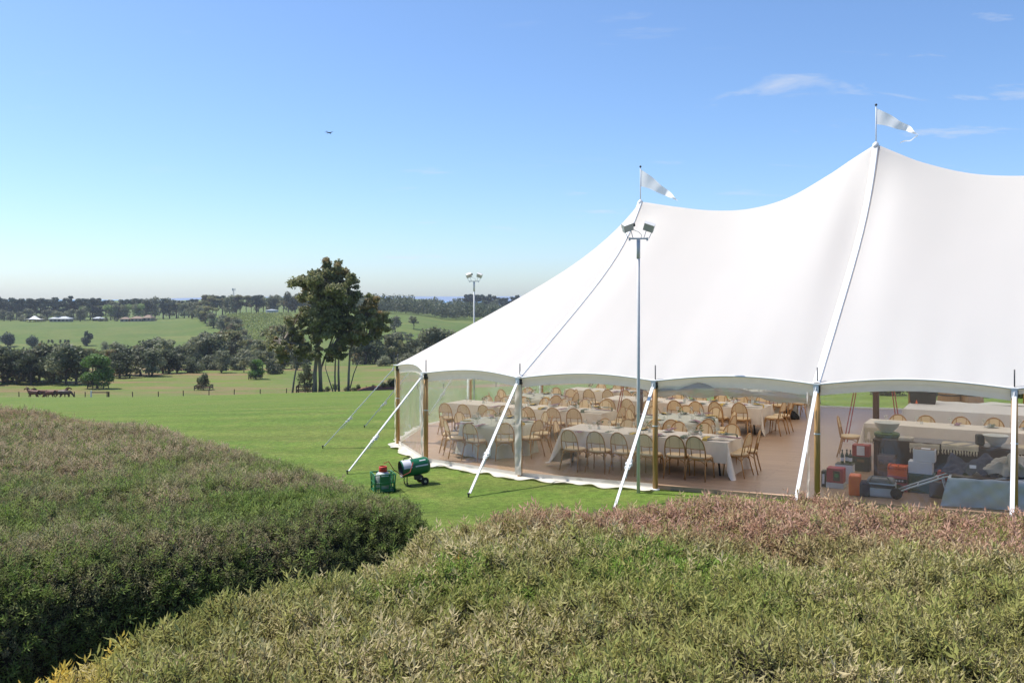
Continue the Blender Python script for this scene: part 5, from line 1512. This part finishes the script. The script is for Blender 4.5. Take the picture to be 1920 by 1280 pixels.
# ------------------------------------------------------------------ right-hand end: head table, serving bench, clutter
def boxy(name, u, n, h, dims, m, label, cat='box', rz=0.0, tape=None, extra=None, bevel=.006, group=None):
    e = empty(name, W(u, n, h), RZ(rz))
    o = MB().box((0, 0, dims[2] / 2), dims).build('body', m, e); soft(o, bevel)
    if tape: 
        MB().box((0, 0, dims[2] + .001), (dims[0] + .004, .05, .003)).build('tape', M[tape], e)
    if extra: extra(e, dims)
    return tag(e, label, cat, group)
col = lambda nm, a, b=None, r=.6, sc=8: M.setdefault(nm, mat(nm, a, b, rough=r, scale=sc))
col('black_card', (0.02, 0.02, 0.02), (0.035, 0.032, 0.03)); col('red_card', (0.30, 0.035, 0.03), (0.24, 0.03, 0.025)); col('white_card', (0.62, 0.62, 0.66), (0.54, 0.54, 0.58))
col('brown_card', (0.16, 0.095, 0.055), (0.12, 0.07, 0.04)); col('orange_plastic', (0.75, 0.13, 0.03), (0.62, 0.10, 0.025), .45); col('pink_plastic', (0.42, 0.10, 0.11), (0.34, 0.08, 0.09), .45)
col('navy_cloth', (0.045, 0.05, 0.085), (0.03, 0.035, 0.06), .85); col('grey_plastic', (0.50, 0.53, 0.55), (0.42, 0.45, 0.48), .35); col('green_plastic', (0.010, 0.12, 0.045), (0.014, 0.15, 0.055), .4)
col('green_enamel', (0.012, 0.115, 0.05), (0.014, 0.13, 0.058), .3); col('red_plastic', (0.50, 0.045, 0.025), (0.42, 0.04, 0.02), .45); col('rubber', (0.015, 0.015, 0.016), (0.025, 0.025, 0.025), .8)
col('grey_cylinder', (0.42, 0.45, 0.44), (0.36, 0.39, 0.38), .45, 12); col('greendark', (0.03, 0.06, 0.03), (0.04, 0.075, 0.035), .6); col('alu', (0.55, 0.56, 0.56), (0.48, 0.49, 0.49), .4)
col('bottle_glass', (0.03, 0.045, 0.03), (0.04, 0.055, 0.035), .12); col('cream_cloth', (0.50, 0.44, 0.36), (0.40, 0.35, 0.28), .9, 5); col('barrel_oak', (0.36, 0.22, 0.10), (0.28, 0.16, 0.07), .6, 6); col('greentext', (0.03, 0.16, 0.05)); col('fabric_grey', (0.20, 0.20, 0.20), (0.13, 0.13, 0.14), .8, 14)
# head table with its row of chairs
table_frame('banquet_table', W(8.9, 4.55), RZ(), 5.3, .85, 'long head table behind the dark serving bench')
put('tablecloth', long_cloth(5.3, .85, .40, .38, 11, M['linen'], .4), W(8.9, 4.55), RZ(), 'cream linen cloth on the head table behind the serving bench', 'tablecloth', 'cloths on the long tables')
for k, u in enumerate((6.74, 7.36, 8.0, 8.64, 9.3, 9.95)):
    lb = 'seat %s from left of the head table' % ORD[k]
    chair(u, 5.08, -math.pi / 2, 'cane bistro chair, ' + lb, 'chairs at the head table'); setting(u, 4.97, -math.pi / 2, TT + .004, lb, 'the head table', over=False)
chair(5.87, 4.62, .12, 'lone cane bistro chair at the left end of the head table', 'chairs at the head table')
def fringe_run(name, u, n, w, hang, label, m='fringe', back=.35, z=TT, face=-1):
    """woven runner lying on a table edge and hanging down its front, with tassels"""
    e = empty(name, W(u, n, z), RZ())
    mb = MB()
    def f(a, j):
        x = (a - .5) * w; L_ = (back + hang) * j
        if L_ < back: return (x, back - L_ - .012, .014 + .006 * math.sin(a * 12 + j * 5))
        d = L_ - back; return (x, -.022 - .012 * math.sin(a * 15 + 1) * d / hang, .014 - d + .004 * math.sin(a * 21))
    mb.grid(f, 30, 16); mb.build('runner', M[m], e, smooth=True)
    mb = MB(); k = int(w / .045)
    for i in range(k):
        x = -w / 2 + w * (i + .5) / k; mb.tube([(x, -.03, .014 - hang), (x + R.uniform(-.008, .008), -.034, -hang - .035), (x + R.uniform(-.012, .012), -.032, -hang - .075)], [.010, .016, .008], 5)
    mb.build('tassels', M['fringe'], e, smooth=True)
    return tag(e, label, 'runner')
fringe_run('table_runner', 6.42, 4.12, .34, .26, 'cream tasselled runner hanging from the head table\'s left end')
# serving bench
e = empty('serving_bench', W(8.55, 2.50), RZ()); BW, BD, BH = 3.7, .62, .74
soft(MB().box((0, 0, BH - .025), (BW, BD, .05)).build('top', M['darkwood'], e))
for sy in (-1, 1): MB().box((0, sy * (BD / 2 - .05), BH - .11), (BW - .12, .03, .12)).build('apron', M['darkwood'], e)
for sx in (-1, 1):
    for sy in (-1, 1): MB().box((sx * (BW / 2 - .06), sy * (BD / 2 - .06), (BH - .05) / 2), (.09, .09, BH - .05)).build('leg', M['darkwood'], e)
MB().box((0, .1, .16), (BW - .2, BD - .3, .03)).build('shelf', M['darkwood'], e)
MB().box((0, BD / 2 - .02, .36), (BW - .2, .02, .62)).build('shade_panel', M['darkwood'], e)  # added dark sheet, stands in for the shade under the bench
tag(e, 'dark wooden serving bench laden with bowls and runners', 'bench')
fringe_run('table_runner', 7.62, 2.20, .52, .11, 'looped cream throw folded on the bench left of middle', z=.742)
fringe_run('table_runner', 8.22, 2.20, .62, .10, 'tasselled cream runner in the middle of the serving bench', z=.742)
fringe_run('table_runner', 9.45, 2.20, .60, .12, 'tasselled cream runner behind the right white bowl', z=.742)
def bowl(u, n, h, r, hh, label):
    e = empty('serving_bowl', W(u, n, h))
    MB().lathe([(0, .0), (r * .42, .0), (r * .45, .015), (r * .5, .03), (r * .78, hh * .45), (r * .97, hh * .95), (r * 1.04, hh), (r * 1.02, hh + .006), (r * .93, hh * .93), (r * .72, hh * .45), (r * .4, .045), (0, .04)], 40, cap=False).build('body', M['ceramic'], e, smooth=True)
    return tag(e, label, 'bowl')
e = empty('drinks_barrel', W(6.9, 2.62, .742))
MB().lathe([(.20, 0), (.235, .06), (.235, .09), (.225, .10)], 28).build('body', M['greendark'], e, smooth=True)
MB().lathe([(.235, .10), (.24, .11), (.22, .128), (0, .13)], 28).build('lid', M['leafgreen'], e, smooth=True)
tag(e, 'dark green round tray holding the left white bowl', 'tray')
bowl(6.9, 2.62, .874, .24, .19, 'wide white bowl raised on a green tray at bench\'s left')
bowl(8.80, 2.42, .745, .21, .19, 'deep white bowl standing on the bench right of the runners')
boxy('linen_stack', 7.28, 2.38, .743, (.26, .24, .09), M['cream_cloth'], 'folded cream linen stack beside the left white bowl', 'linen', bevel=.02)
boxy('menu_stand', 8.54, 2.42, .743, (.14, .16, .20), M['black_card'], 'dark slanted stand beside the deep white bowl', 'stand', rz=.3, bevel=.03)
# stage / buffet under pale cloth and the things on it
table_frame('buffet_table', W(9.4, 7.85), RZ(), 5.4, 2.05, 'deep buffet table under the pale blue-white cloth', 'table')
put('tablecloth', long_cloth(5.4, 2.05, .55, .55, 14, M['whitecloth'], .5), W(9.4, 7.85), RZ(), 'pale blue-white cloth over the deep buffet table at the right', 'tablecloth', None)
mb = MB()
mb.grid(lambda a, j: W(6.9 + 5.2 * a, 8.72 + .28 * j, TT + .02 + .035 * math.sin(math.pi * j) * (1 + .6 * math.sin(a * 23) + .4 * math.sin(a * 47))), 60, 8)
o = mb.build('plastic_sheet', M['whitepaint'], smooth=True); tag(o, 'crumpled white sheet along the buffet table\'s back edge', 'sheet')
def tub():
    e = empty('storage_tub', W(6.98, 8.30, TT + .006), RZ(.05))
    w_, d_, h_ = .62, .42, .34
    mb = MB(); k = .88
    mb.add([(-w_ / 2 * k, -d_ / 2 * k, 0), (w_ / 2 * k, -d_ / 2 * k, 0), (w_ / 2 * k, d_ / 2 * k, 0), (-w_ / 2 * k, d_ / 2 * k, 0), (-w_ / 2, -d_ / 2, h_), (w_ / 2, -d_ / 2, h_), (w_ / 2, d_ / 2, h_), (-w_ / 2, d_ / 2, h_)],
           [(3, 2, 1, 0), (0, 1, 5, 4), (1, 2, 6, 5), (2, 3, 7, 6), (3, 0, 4, 7), (4, 5, 6, 7)])
    mb.build('body', M['rubber'], e)
    MB().tube([(-w_ / 2, -d_ / 2, h_), (w_ / 2, -d_ / 2, h_), (w_ / 2, d_ / 2, h_), (-w_ / 2, d_ / 2, h_)], .015, 6, closed=True).build('rim', M['rubber'], e)
    for s in (-1, 1): MB().tube([(s * w_ / 2, -.08, h_ - .05), (s * (w_ / 2 + .03), 0, h_ - .05), (s * w_ / 2, .08, h_ - .05)], .01, 6).build('handle', M['rubber'], e)
    tag(e, 'black plastic storage tub on the buffet table', 'tub')
tub()
def bottle(name, u, n, h, s, m, label, capm='black_card', group=None):
    e = empty(name, W(u, n, h)); 
    MB().lathe([(0, 0), (.036 * s, 0), (.038 * s, .01 * s), (.038 * s, .17 * s), (.030 * s, .20 * s), (.014 * s, .235 * s), (.013 * s, .29 * s), (0, .29 * s)], 16).build('body', M[m], e, smooth=True)
    MB().lathe([(.016 * s, .275 * s), (.016 * s, .305 * s), (0, .307 * s)], 12).build('cap', M[capm], e, smooth=True)
    lb = MB(); lb.lathe([(.0386 * s, .05 * s), (.0386 * s, .13 * s)], 16, cap=False); lb.build('label', M['white_card'], e, smooth=True)
    return tag(e, label, 'bottle', group)
bottle('bottle', 6.86, 7.98, TT + .006, .62, 'orange_plastic', 'small orange bottle standing before the black tub')
for k, (u, n) in enumerate(((7.45, 9.75), (7.98, 9.85))):
    e = empty('wine_barrel', W(u, n)); rr = .30
    for q in range(18):
        a = 2 * math.pi * q / 18; mb = MB(); wd = 2 * math.pi * rr / 18 * .49
        vs = []
        for z, b in ((0, .84), (.25, .96), (.475, 1.0), (.7, .96), (.95, .84)):
            for s in (-1, 1): vs.append((rr * b * math.cos(a + s * .171), rr * b * math.sin(a + s * .171), z))
            for s in (1, -1): vs.append(((rr * b - .03) * math.cos(a + s * .171), (rr * b - .03) * math.sin(a + s * .171), z))
        fs = []
        for j in range(4):
            for s in range(4): fs.append((4 * j + s, 4 * j + (s + 1) % 4, 4 * j + 4 + (s + 1) % 4, 4 * j + 4 + s))
        fs += [(3, 2, 1, 0), (16, 17, 18, 19)]
        mb.add(vs, fs); mb.build('stave', M['barrel_oak'], e)
    MB().lathe([(0, .90), (.235, .90), (.235, .93), (0, .93)], 24).build('head', M['barrel_oak'], e)
    for z, b in ((.07, .875), (.28, .975), (.67, .975), (.88, .875)): MB().lathe([(rr * b + .004, z - .02), (rr * b + .007, z), (rr * b + .004, z + .02)], 28, cap=False).build('hoop', M['darksteel'], e, smooth=True)
    tag(e, ('oak wine barrel left of its pair behind the buffet', 'oak wine barrel right of its pair behind the buffet')[k], 'barrel', 'oak barrels behind the buffet')
# cartons
def face_label(m, w, h, z, x=0.0):
    return lambda e, d: MB().box((x, -d[1] / 2 - .002, z), (w, .004, h)).build('label', M[m], e)
boxy('carton', 6.36, 3.05, 0, (.34, .26, .30), M['black_card'], 'black carton on the floor under the red carton', tape=None, extra=face_label('brown_card', .14, .05, .22))
boxy('carton', 6.36, 3.05, .302, (.33, .26, .23), M['red_card'], 'red carton with white label, topmost of its stack', extra=face_label('white_card', .15, .19, .12))
def cross_label(e, d):
    for (x, z, w_, h_) in ((-.09, .15, .08, .012), (-.09, .08, .08, .012), (-.125, .115, .012, .08), (-.055, .115, .012, .08), (.07, .15, .1, .012), (.07, .10, .012, .1), (.02, .07, .05, .012), (.11, .06, .05, .012)):
        MB().box((x, -d[1] / 2 - .002, z), (w_, .004, h_)).build('print', M['black_card'], e)
boxy('carton', 6.95, 2.28, 0, (.32, .26, .24), M['brown_card'], 'brown carton with dark print, lower of two under bench', extra=cross_label, tape='brown_card')
boxy('carton', 6.95, 2.28, .244, (.32, .26, .24), M['brown_card'], 'brown carton with dark print, upper of two under bench', extra=cross_label)
boxy('carton', 6.27, 1.72, 0, (.32, .24, .36), M['white_card'], 'white carton carrying two bottles behind the crimson carton', extra=lambda e, d: MB().box((0, 0, d[2] + .002), (d[0] + .006, d[1] + .006, .008)).build('edge', M['black_card'], e))
for k in range(3): bottle('bottle', 6.22 + .075 * k, 1.72 + .05 * (k % 2), .372, .85, 'bottle_glass', ('left', 'middle', 'right')[k] + ' dark bottle of three on the white carton', group='bottles on the white carton')
col('crimson_card', (0.33, 0.025, 0.06), (0.27, 0.02, 0.05))
boxy('carton', 6.20, 1.22, 0, (.32, .26, .10), M['grey_plastic'], 'flat grey tray under the crimson carton')
boxy('carton', 6.20, 1.22, .102, (.30, .25, .27), M['crimson_card'], 'crimson carton with green emblem near the timber pole', extra=lambda e, d: (MB().box((.03, -d[1] / 2 - .002, .13), (.12, .004, .18)).build('panel', M['black_card'], e), MB().lathe([(0, -.005), (.04, -.005), (.04, 0), (0, 0)], 14, (.03, -d[1] / 2, .14), axis='y').build('emblem', M['greentext'], e)))
boxy('speaker_box', 5.98, 1.25, 0, (.08, .18, .30), M['black_card'], 'narrow black case left of the crimson carton', 'case', extra=face_label('white_card', .04, .18, .15))
boxy('tool_bag', 6.62, .72, 0, (.20, .30, .36), M['orange_plastic'], 'bright orange upright case at the deck\'s front', 'case', rz=.1, bevel=.025, extra=lambda e, d: soft(MB().box((.17, -.02, .13), (.20, .28, .27)).build('side_pocket', M['navy_cloth'], e), .05, 3))
def lump(name, u, n, h, dims, m, label, cat, seed, rz=0.0, amp=.18, flatz=.3):
    """soft heap: a squashed noisy dome with folds"""
    e_mb = MB(); q = random.Random(seed); a_, b_, c_ = q.uniform(0, 6), q.uniform(0, 6), q.uniform(0, 6)
    def f(a, j):
        th = 2 * math.pi * a; ph = math.pi / 2 * j
        r = 1 + amp * (math.sin(3 * th + a_ + 2 * ph) + .7 * math.sin(5 * th + b_ - 3 * ph) + .45 * math.sin(11 * th + c_ + 5 * ph)) * (.4 + .6 * math.cos(ph))
        z = (math.sin(ph) ** .8) * (1 + amp * 1.3 * math.sin(2 * th + c_) + amp * .9 * math.sin(7 * th + 4 * ph + a_))
        z += .5 * amp * abs(math.sin(4 * th + 7 * ph + b_)) * math.cos(ph) + .35 * amp * abs(math.sin(9 * th - 5 * ph + c_))
        return (dims[0] / 2 * r * math.cos(ph) ** .6 * math.cos(th), dims[1] / 2 * r * math.cos(ph) ** .6 * math.sin(th), max(0, dims[2] * z) + .003)
    e_mb.grid(f, 64, 20)
    o = e_mb.build(name, M[m], smooth=True); o.location = W(u, n, h); o.rotation_euler = (0, 0, RZ(rz))
    return tag(o, label, cat)
e = empty('cool_bag', W(7.05, .78), RZ(.05))
soft(MB().box((0, 0, .13), (.52, .34, .26), taper=.96).build('body', M['grey_plastic'], e), .04, 3)
soft(MB().box((0, 0, .29), (.50, .33, .08), taper=.8).build('lid', M['fabric_grey'], e), .03, 3)
MB().box((0, -.176, .20), (.50, .006, .06)).build('band', M['black_card'], e)
MB().tube([(-.18, -.17, .27), (-.12, -.20, .38), (.12, -.20, .38), (.18, -.17, .27)], .012, 6).build('handle', M['fabric_grey'], e, smooth=True)
tag(e, 'grey soft cool bag with dark band beside the orange case', 'bag')
boxy('bottle_crate', 7.26, 1.38, 0, (.34, .28, .28), M['pink_plastic'], 'dusky red crate with black band under the orange crate', 'crate', extra=lambda e, d: (MB().box((0, -d[1] / 2 - .002, .20), (.33, .004, .07)).build('band', M['black_card'], e), [MB().box((-.11 + .05 * k, -d[1] / 2 - .005, .20), (.03, .003, .03)).build('print', M['white_card'], e) for k in range(5)]))
e = empty('bottle_crate', W(7.26, 1.38, .282), RZ())
mb = MB()
for sx in (-1, 1): mb.box((sx * .155, 0, .09), (.02, .26, .18))
for sy in (-1, 1): mb.box((0, sy * .125, .055), (.29, .018, .11)); mb.box((0, sy * .125, .16), (.29, .018, .03))
mb.box((0, 0, .008), (.30, .25, .014)); mb.build('body', M['orange_plastic'], e)
for k in range(2): MB().box((-.07 + .14 * k, 0, .10), (.11, .2, .12)).build('pack', M['orange_plastic'], e)
tag(e, 'bright orange open crate stacked on the dusky red crate', 'crate')
boxy('crate_base', 7.66, 1.42, 0, (.42, .32, .34), M['greendark'], 'dark green crate under the two white boxes', 'crate')
boxy('carton', 7.64, 1.42, .342, (.40, .28, .21), M['white_card'], 'white box, lower of two beside the orange crate')
boxy('carton', 7.70, 1.42, .555, (.36, .26, .22), M['white_card'], 'white box with open brown top, upper of two', extra=lambda e, d: (MB().box((0, 0, d[2] + .003), (d[0] - .02, d[1] - .02, .004)).build('top_panel', M['brown_card'], e), MB().box((.02, 0, d[2] + .008), (.15, .12, .006)).build('paper', M['white_card'], e)))
e = empty('hand_trolley', W(7.75, .72), RZ(.04))
for dy in (-.16, .16):
    MB().tube([(-.45, dy, .10), (-.2, dy, .22), (.35, dy, .46), (.47, dy, .49), (.56, dy, .44)], .016, 8).build('rail', M['alu'], e, smooth=True)
for t in (.05, .45, .85): MB().tube([(-.45 + .8 * t, -.16, .10 + .36 * t), (-.45 + .8 * t, .16, .10 + .36 * t)], .010, 6).build('rung', M['alu'], e, smooth=True)
for dy in (-.19, .19): MB().lathe([(.03, -.02), (.095, -.02), (.10, 0), (.095, .02), (.03, .02)], 20, (-.42, dy, .10), axis='y').build('wheel', M['rubber'], e, smooth=True)
for dy in (-.16, .16): MB().tube([(.3, dy, .43), (.42, dy, .0)], .012, 6).build('leg', M['alu'], e, smooth=True)
tag(e, 'silver folding hand trolley leaning down between the crates and grey sheet', 'trolley')
boxy('carton', 8.02, 1.12, 0, (.40, .36, .28), M['brown_card'], 'brown open carton behind the silver trolley')
boxy('fuel_can', 8.02, 1.12, .282, (.16, .12, .18), M['red_plastic'], 'small red can standing in the carton behind the trolley', 'can', bevel=.02)
# covered low table with heaps of cloth
table_frame('low_table', W(9.45, .80) - Vector((0, 0, TT - .47)), RZ(), 2.5, .74, 'low table hidden under the grey-blue plastic sheet')
for o in list(COL.objects):
    if o.parent and o.parent.name.startswith('low_table') and o.name.startswith('leg'): o.scale.z = .6; o.location.z = .30
mb = MB()
def gs(a, j):
    u = 8.16 + 2.55 * a; L_ = 1.35 * j
    if L_ < .80: n, h = 1.19 - L_, .485 + .006 * math.sin(a * 9 + j * 7)
    else:
        d = L_ - .80; n = .385 - .02 * math.sin(a * 14 + 1) * d * 3 - .05 * d; h = .485 - d * .86
    n += .012 * math.sin(a * 37 + j * 21) + .010 * math.sin(a * 61 - j * 33)
    return W(u - .10 * (max(0, L_ - .8)) * (1 - a) * 2, n, max(.01, h + .006 * math.sin(a * 43 + j * 17)))
mb.grid(gs, 50, 34); tag(mb.build('plastic_sheet', M['grey_plastic'], smooth=True), 'grey-blue plastic sheet draped over the low front table', 'sheet')
mb = MB()
def tarp(a, j):
    u = 8.02 + .85 * a + .12 * j; n = .62 + .55 * j
    h = .50 + .27 * max(0, 1 - abs(a - .06) * 3.2) * j + .30 * max(0, 1 - abs(a - .66) * 2.4 - abs(j - .8) * .9) + .022 * math.sin(a * 17 + j * 9) + .016 * math.sin(a * 31 - j * 23) + .03 * j
    return W(u, n, h)
mb.grid(tarp, 40, 24); to = mb.build('tarpaulin', M['navy_cloth'], smooth=True); tag(to, 'dark blue-grey tarpaulin with white tag flung over the table', 'tarpaulin')
o = MB().box((0, 0, 0), (.10, .004, .06)).build('tag', M['white_card'], None); o.rotation_euler = (math.radians(-35), 0, RZ(.1)); o.location = W(8.52, .70, .635); o.parent = to
lump('cloth_heap', 9.12, .84, .488, (.70, .46, .26), 'cream_cloth', 'crumpled cream cloth heaped on the plastic-covered table', 'cloth', 5, amp=.26)
lump('cloth_heap', 9.75, .85, .488, (.75, .5, .16), 'whitecloth', 'paler cloth heap right of the crumpled cream cloth', 'cloth', 9, amp=.24)
# coats and bags under the far right chairs
lump('bag_heap', 3.1, 10.3, 0, (.7, .5, .25), 'rubber', 'black bag lying under the rear round table', 'bag', 12, amp=.12)

# ------------------------------------------------------------------ gas bottle in its crate, and the heater on the lawn
gx, gy = uv2xy(-1.94, -2.14); e = empty('gas_crate', (gx, gy, ground_z(gx, gy)), .35); e.scale = (.88, .88, .88)
mb = MB(); s_ = .225
for sx in (-1, 1):
    for sy in (-1, 1): mb.tube([(sx * s_, sy * s_, 0), (sx * s_ * 1.0, sy * s_, .20), (sx * (s_ + .015), sy * (s_ + .015), .42)], [.020, .017, .020], 6)
for z in (.03, .22, .41):
    k = s_ + (.012 if z > .3 else 0); mb.tube([(-k, -k, z), (k, -k, z), (k, k, z), (-k, k, z)], .015, 6, closed=True)
mb.build('frame', M['green_plastic'], e, smooth=True)
for a_ in range(4):
    mb = MB(); 
    for t in (-.10, .10): mb.box((t, -s_, .22), (.03, .014, .38))
    mb.box((0, -s_ + .002, .27), (.20, .012, .20)); mb.box((-.165, -s_ + .002, .12), (.08, .010, .03)); mb.box((.165, -s_ + .002, .12), (.08, .010, .03)); mb.box((0, -s_ + .002, .07), (.20, .010, .04))
    o = mb.build('side_panel', M['green_plastic'], e); o.rotation_euler = (0, 0, a_ * math.pi / 2)
MB().box((0, 0, .02), (.42, .42, .03)).build('base', M['green_plastic'], e)
tag(e, 'green plastic cage crate holding the gas bottle on the lawn', 'crate')
e = empty('gas_bottle', (gx, gy, ground_z(gx, gy) + .032), .2); e.scale = (.9, .9, .9)
MB().lathe([(0, 0), (.12, 0), (.165, .03), (.175, .08), (.175, .28), (.16, .345), (.11, .39), (.05, .405), (0, .405)], 32).build('body', M['grey_cylinder'], e, smooth=True)
MB().lathe([(.085, .385), (.09, .395), (.092, .505), (.080, .52), (.078, .51), (.080, .405)], 28, cap=False).build('collar', M['red_plastic'], e, smooth=True)
MB().lathe([(.03, .395), (.03, .46), (.045, .47), (.045, .50), (0, .505)], 14).build('valve', M['red_plastic'], e, smooth=True)
tag(e, 'grey gas bottle with red collar standing in the green crate', 'gas bottle')
hx, hy = uv2xy(-1.74, -1.36); hgz = ground_z(hx, hy)
e = empty('space_heater', (hx, hy, hgz), .32)
e.rotation_euler = (0, 0, math.radians(24)); e.scale = (.9, .9, .9)
r_ = .195; axz = .40; tilt = math.radians(6)
rotm = Matrix.Translation((0, 0, axz)) @ Euler((0, -tilt, 0)).to_matrix().to_4x4()
def hpart(mb, nm, m, sm=True, par=None):
    mb.v = [tuple(rotm @ Vector(v)) for v in mb.v]; return mb.build(nm, M[m], par or e, smooth=sm)
mb = MB(); mb.lathe([(r_, -.33), (r_, -.31), (r_ + .004, -.30), (r_, -.29), (r_, .24), (r_ * .97, .29), (r_ * .85, .335), (r_ * .7, .35)], 40, axis='x', cap=False); body = hpart(mb, 'drum', 'green_enamel')
mb = MB(); mb.lathe([(r_ * .97, -.335), (r_ * .9, -.32), (r_ * .88, -.05), (0, -.04)], 36, axis='x', cap=False); hpart(mb, 'muzzle', 'darksteel')
mb = MB()
for k in (.25, .5, .75): mb.lathe([(r_ * k - .006, -.10), (r_ * k + .006, -.10)], 30, axis='x', cap=False)
for k in range(6): a = k * math.pi / 3; mb.tube([(-.10, 0, 0), (-.10, r_ * .88 * math.cos(a), r_ * .88 * math.sin(a))], .005, 5)
hpart(mb, 'burner_grille', 'steel')
mb = MB(); mb.lathe([(r_ * .72, .345), (r_ * .68, .352), (0, .352)], 30, axis='x'); hpart(mb, 'fan_guard', 'darksteel')
mb = MB(); mb.grid(lambda a, j: (-.30 + .20 * a, -(r_ + .004) * math.sin(-.5 + 1.9 * j) , (r_ + .004) * math.cos(-.5 + 1.9 * j)), 8, 16); hpart(mb, 'side_label', 'white_card', par=None)
mb = MB(); mb.grid(lambda a, j: (-.02 + .30 * a, -(r_ + .003) * math.sin(1.25 + .16 * j), (r_ + .003) * math.cos(1.25 + .16 * j)), 8, 6); hpart(mb, 'stripe_label', 'white_card')
mb = MB(); mb.grid(lambda a, j: (.10 + .15 * a, -(r_ + .003) * math.sin(.62 + .14 * j), (r_ + .003) * math.cos(.62 + .14 * j)), 8, 6); hpart(mb, 'small_label', 'white_card')
mb = MB(); mb.tube([(-.24, 0, r_), (-.22, 0, r_ + .05), (-.06, 0, r_ + .055), (-.03, 0, r_)], .012, 7); hpart(mb, 'handle', 'rubber')
mb = MB(); mb.box((.02, -.09, -r_ - .03), (.14, .10, .09)); hpart(mb, 'control_box', 'darksteel', False)
for s in (-1, 1):
    mb = MB(); mb.tube([(-.20, s * .10, axz - r_ * .85), (-.21, s * .12, .10), (-.19, s * .13, 0)], .012, 7); mb.tube([(-.19, s * .13, .004), (-.10, s * .13, .004)], .010, 6); mb.build('leg', M['darksteel'], e, smooth=True)
    mb = MB(); mb.tube([(.10, s * .10, axz - r_ * .85), (.20, s * .17, .09)], .011, 7); mb.build('strut', M['darksteel'], e, smooth=True)
    w_ = MB(); w_.lathe([(.02, -.025), (.075, -.025), (.09, -.015), (.09, .015), (.075, .025), (.02, .025)], 24, (.20, s * .19, .09), axis='y'); wo = w_.build('wheel', M['rubber'], e, smooth=True)
    MB().lathe([(0, -.03), (.03, -.03), (.03, .03), (0, .03)], 14, (.20, s * .19, .09), axis='y').build('hub', M['steel'], wo)
MB().tube([(.20, -.19, .09), (.20, .19, .09)], .008, 6).build('axle', M['steel'], e)
tag(e, 'dark green cylindrical gas space heater on wheels on the lawn', 'heater')
ew = e.matrix_world
A_ = Vector((gx + .02, gy, hgz + .54)); B_ = Vector((hx - .02, hy - .2, hgz + .45))
mb = MB(); mb.tube([A_, A_ + Vector((.10, -.05, .05)), A_ + Vector((.20, -.02, -.12)), A_.lerp(B_, .6) + Vector((.05, -.12, -.22)), B_ + Vector((-.03, -.10, -.14)), B_ + Vector((.02, -.03, .05)), B_], .009, 6)
tag(mb.build('gas_hose', M['redstrap'], smooth=True), 'thin reddish gas hose looping from bottle to heater', 'hose')

# vines beyond the deck's open right side
for k in range(13):
    u = 4.6 + 1.35 * k; x, y = uv2xy(u, 19.2 + .5 * math.sin(k * 2.1))
    plant(('shrub2', 'brown', 'shrub1')[k % 3], x, y, 1.25 + .25 * math.sin(k * 1.7), 'low dark bush in the row past the tent\'s open right side', 'bushes past the open side', 1.25, name='garden_shrub', cat='shrub', sink=.05)

# ------------------------------------------------------------------ haze of the valley air
mh = bpy.data.materials.new('valley_air'); mh.use_nodes = True
nt = mh.node_tree; nt.nodes.clear()
ho = nt.nodes.new('ShaderNodeOutputMaterial'); pv = nt.nodes.new('ShaderNodeVolumePrincipled')
pv.inputs['Color'].default_value = (0.80, 0.88, 1.0, 1); pv.inputs['Density'].default_value = 0.00013; pv.inputs['Anisotropy'].default_value = 0.2
nt.links.new(pv.outputs[0], ho.inputs['Volume'])
mb = MB(); mb.box((0, 770, -53), (3400, 1700, 142))
hz = mb.build('haze', mh); tag(hz, 'thin pale blue air between the lawn and far ridge', 'haze', kind='stuff')
hz.display_type = 'WIRE'
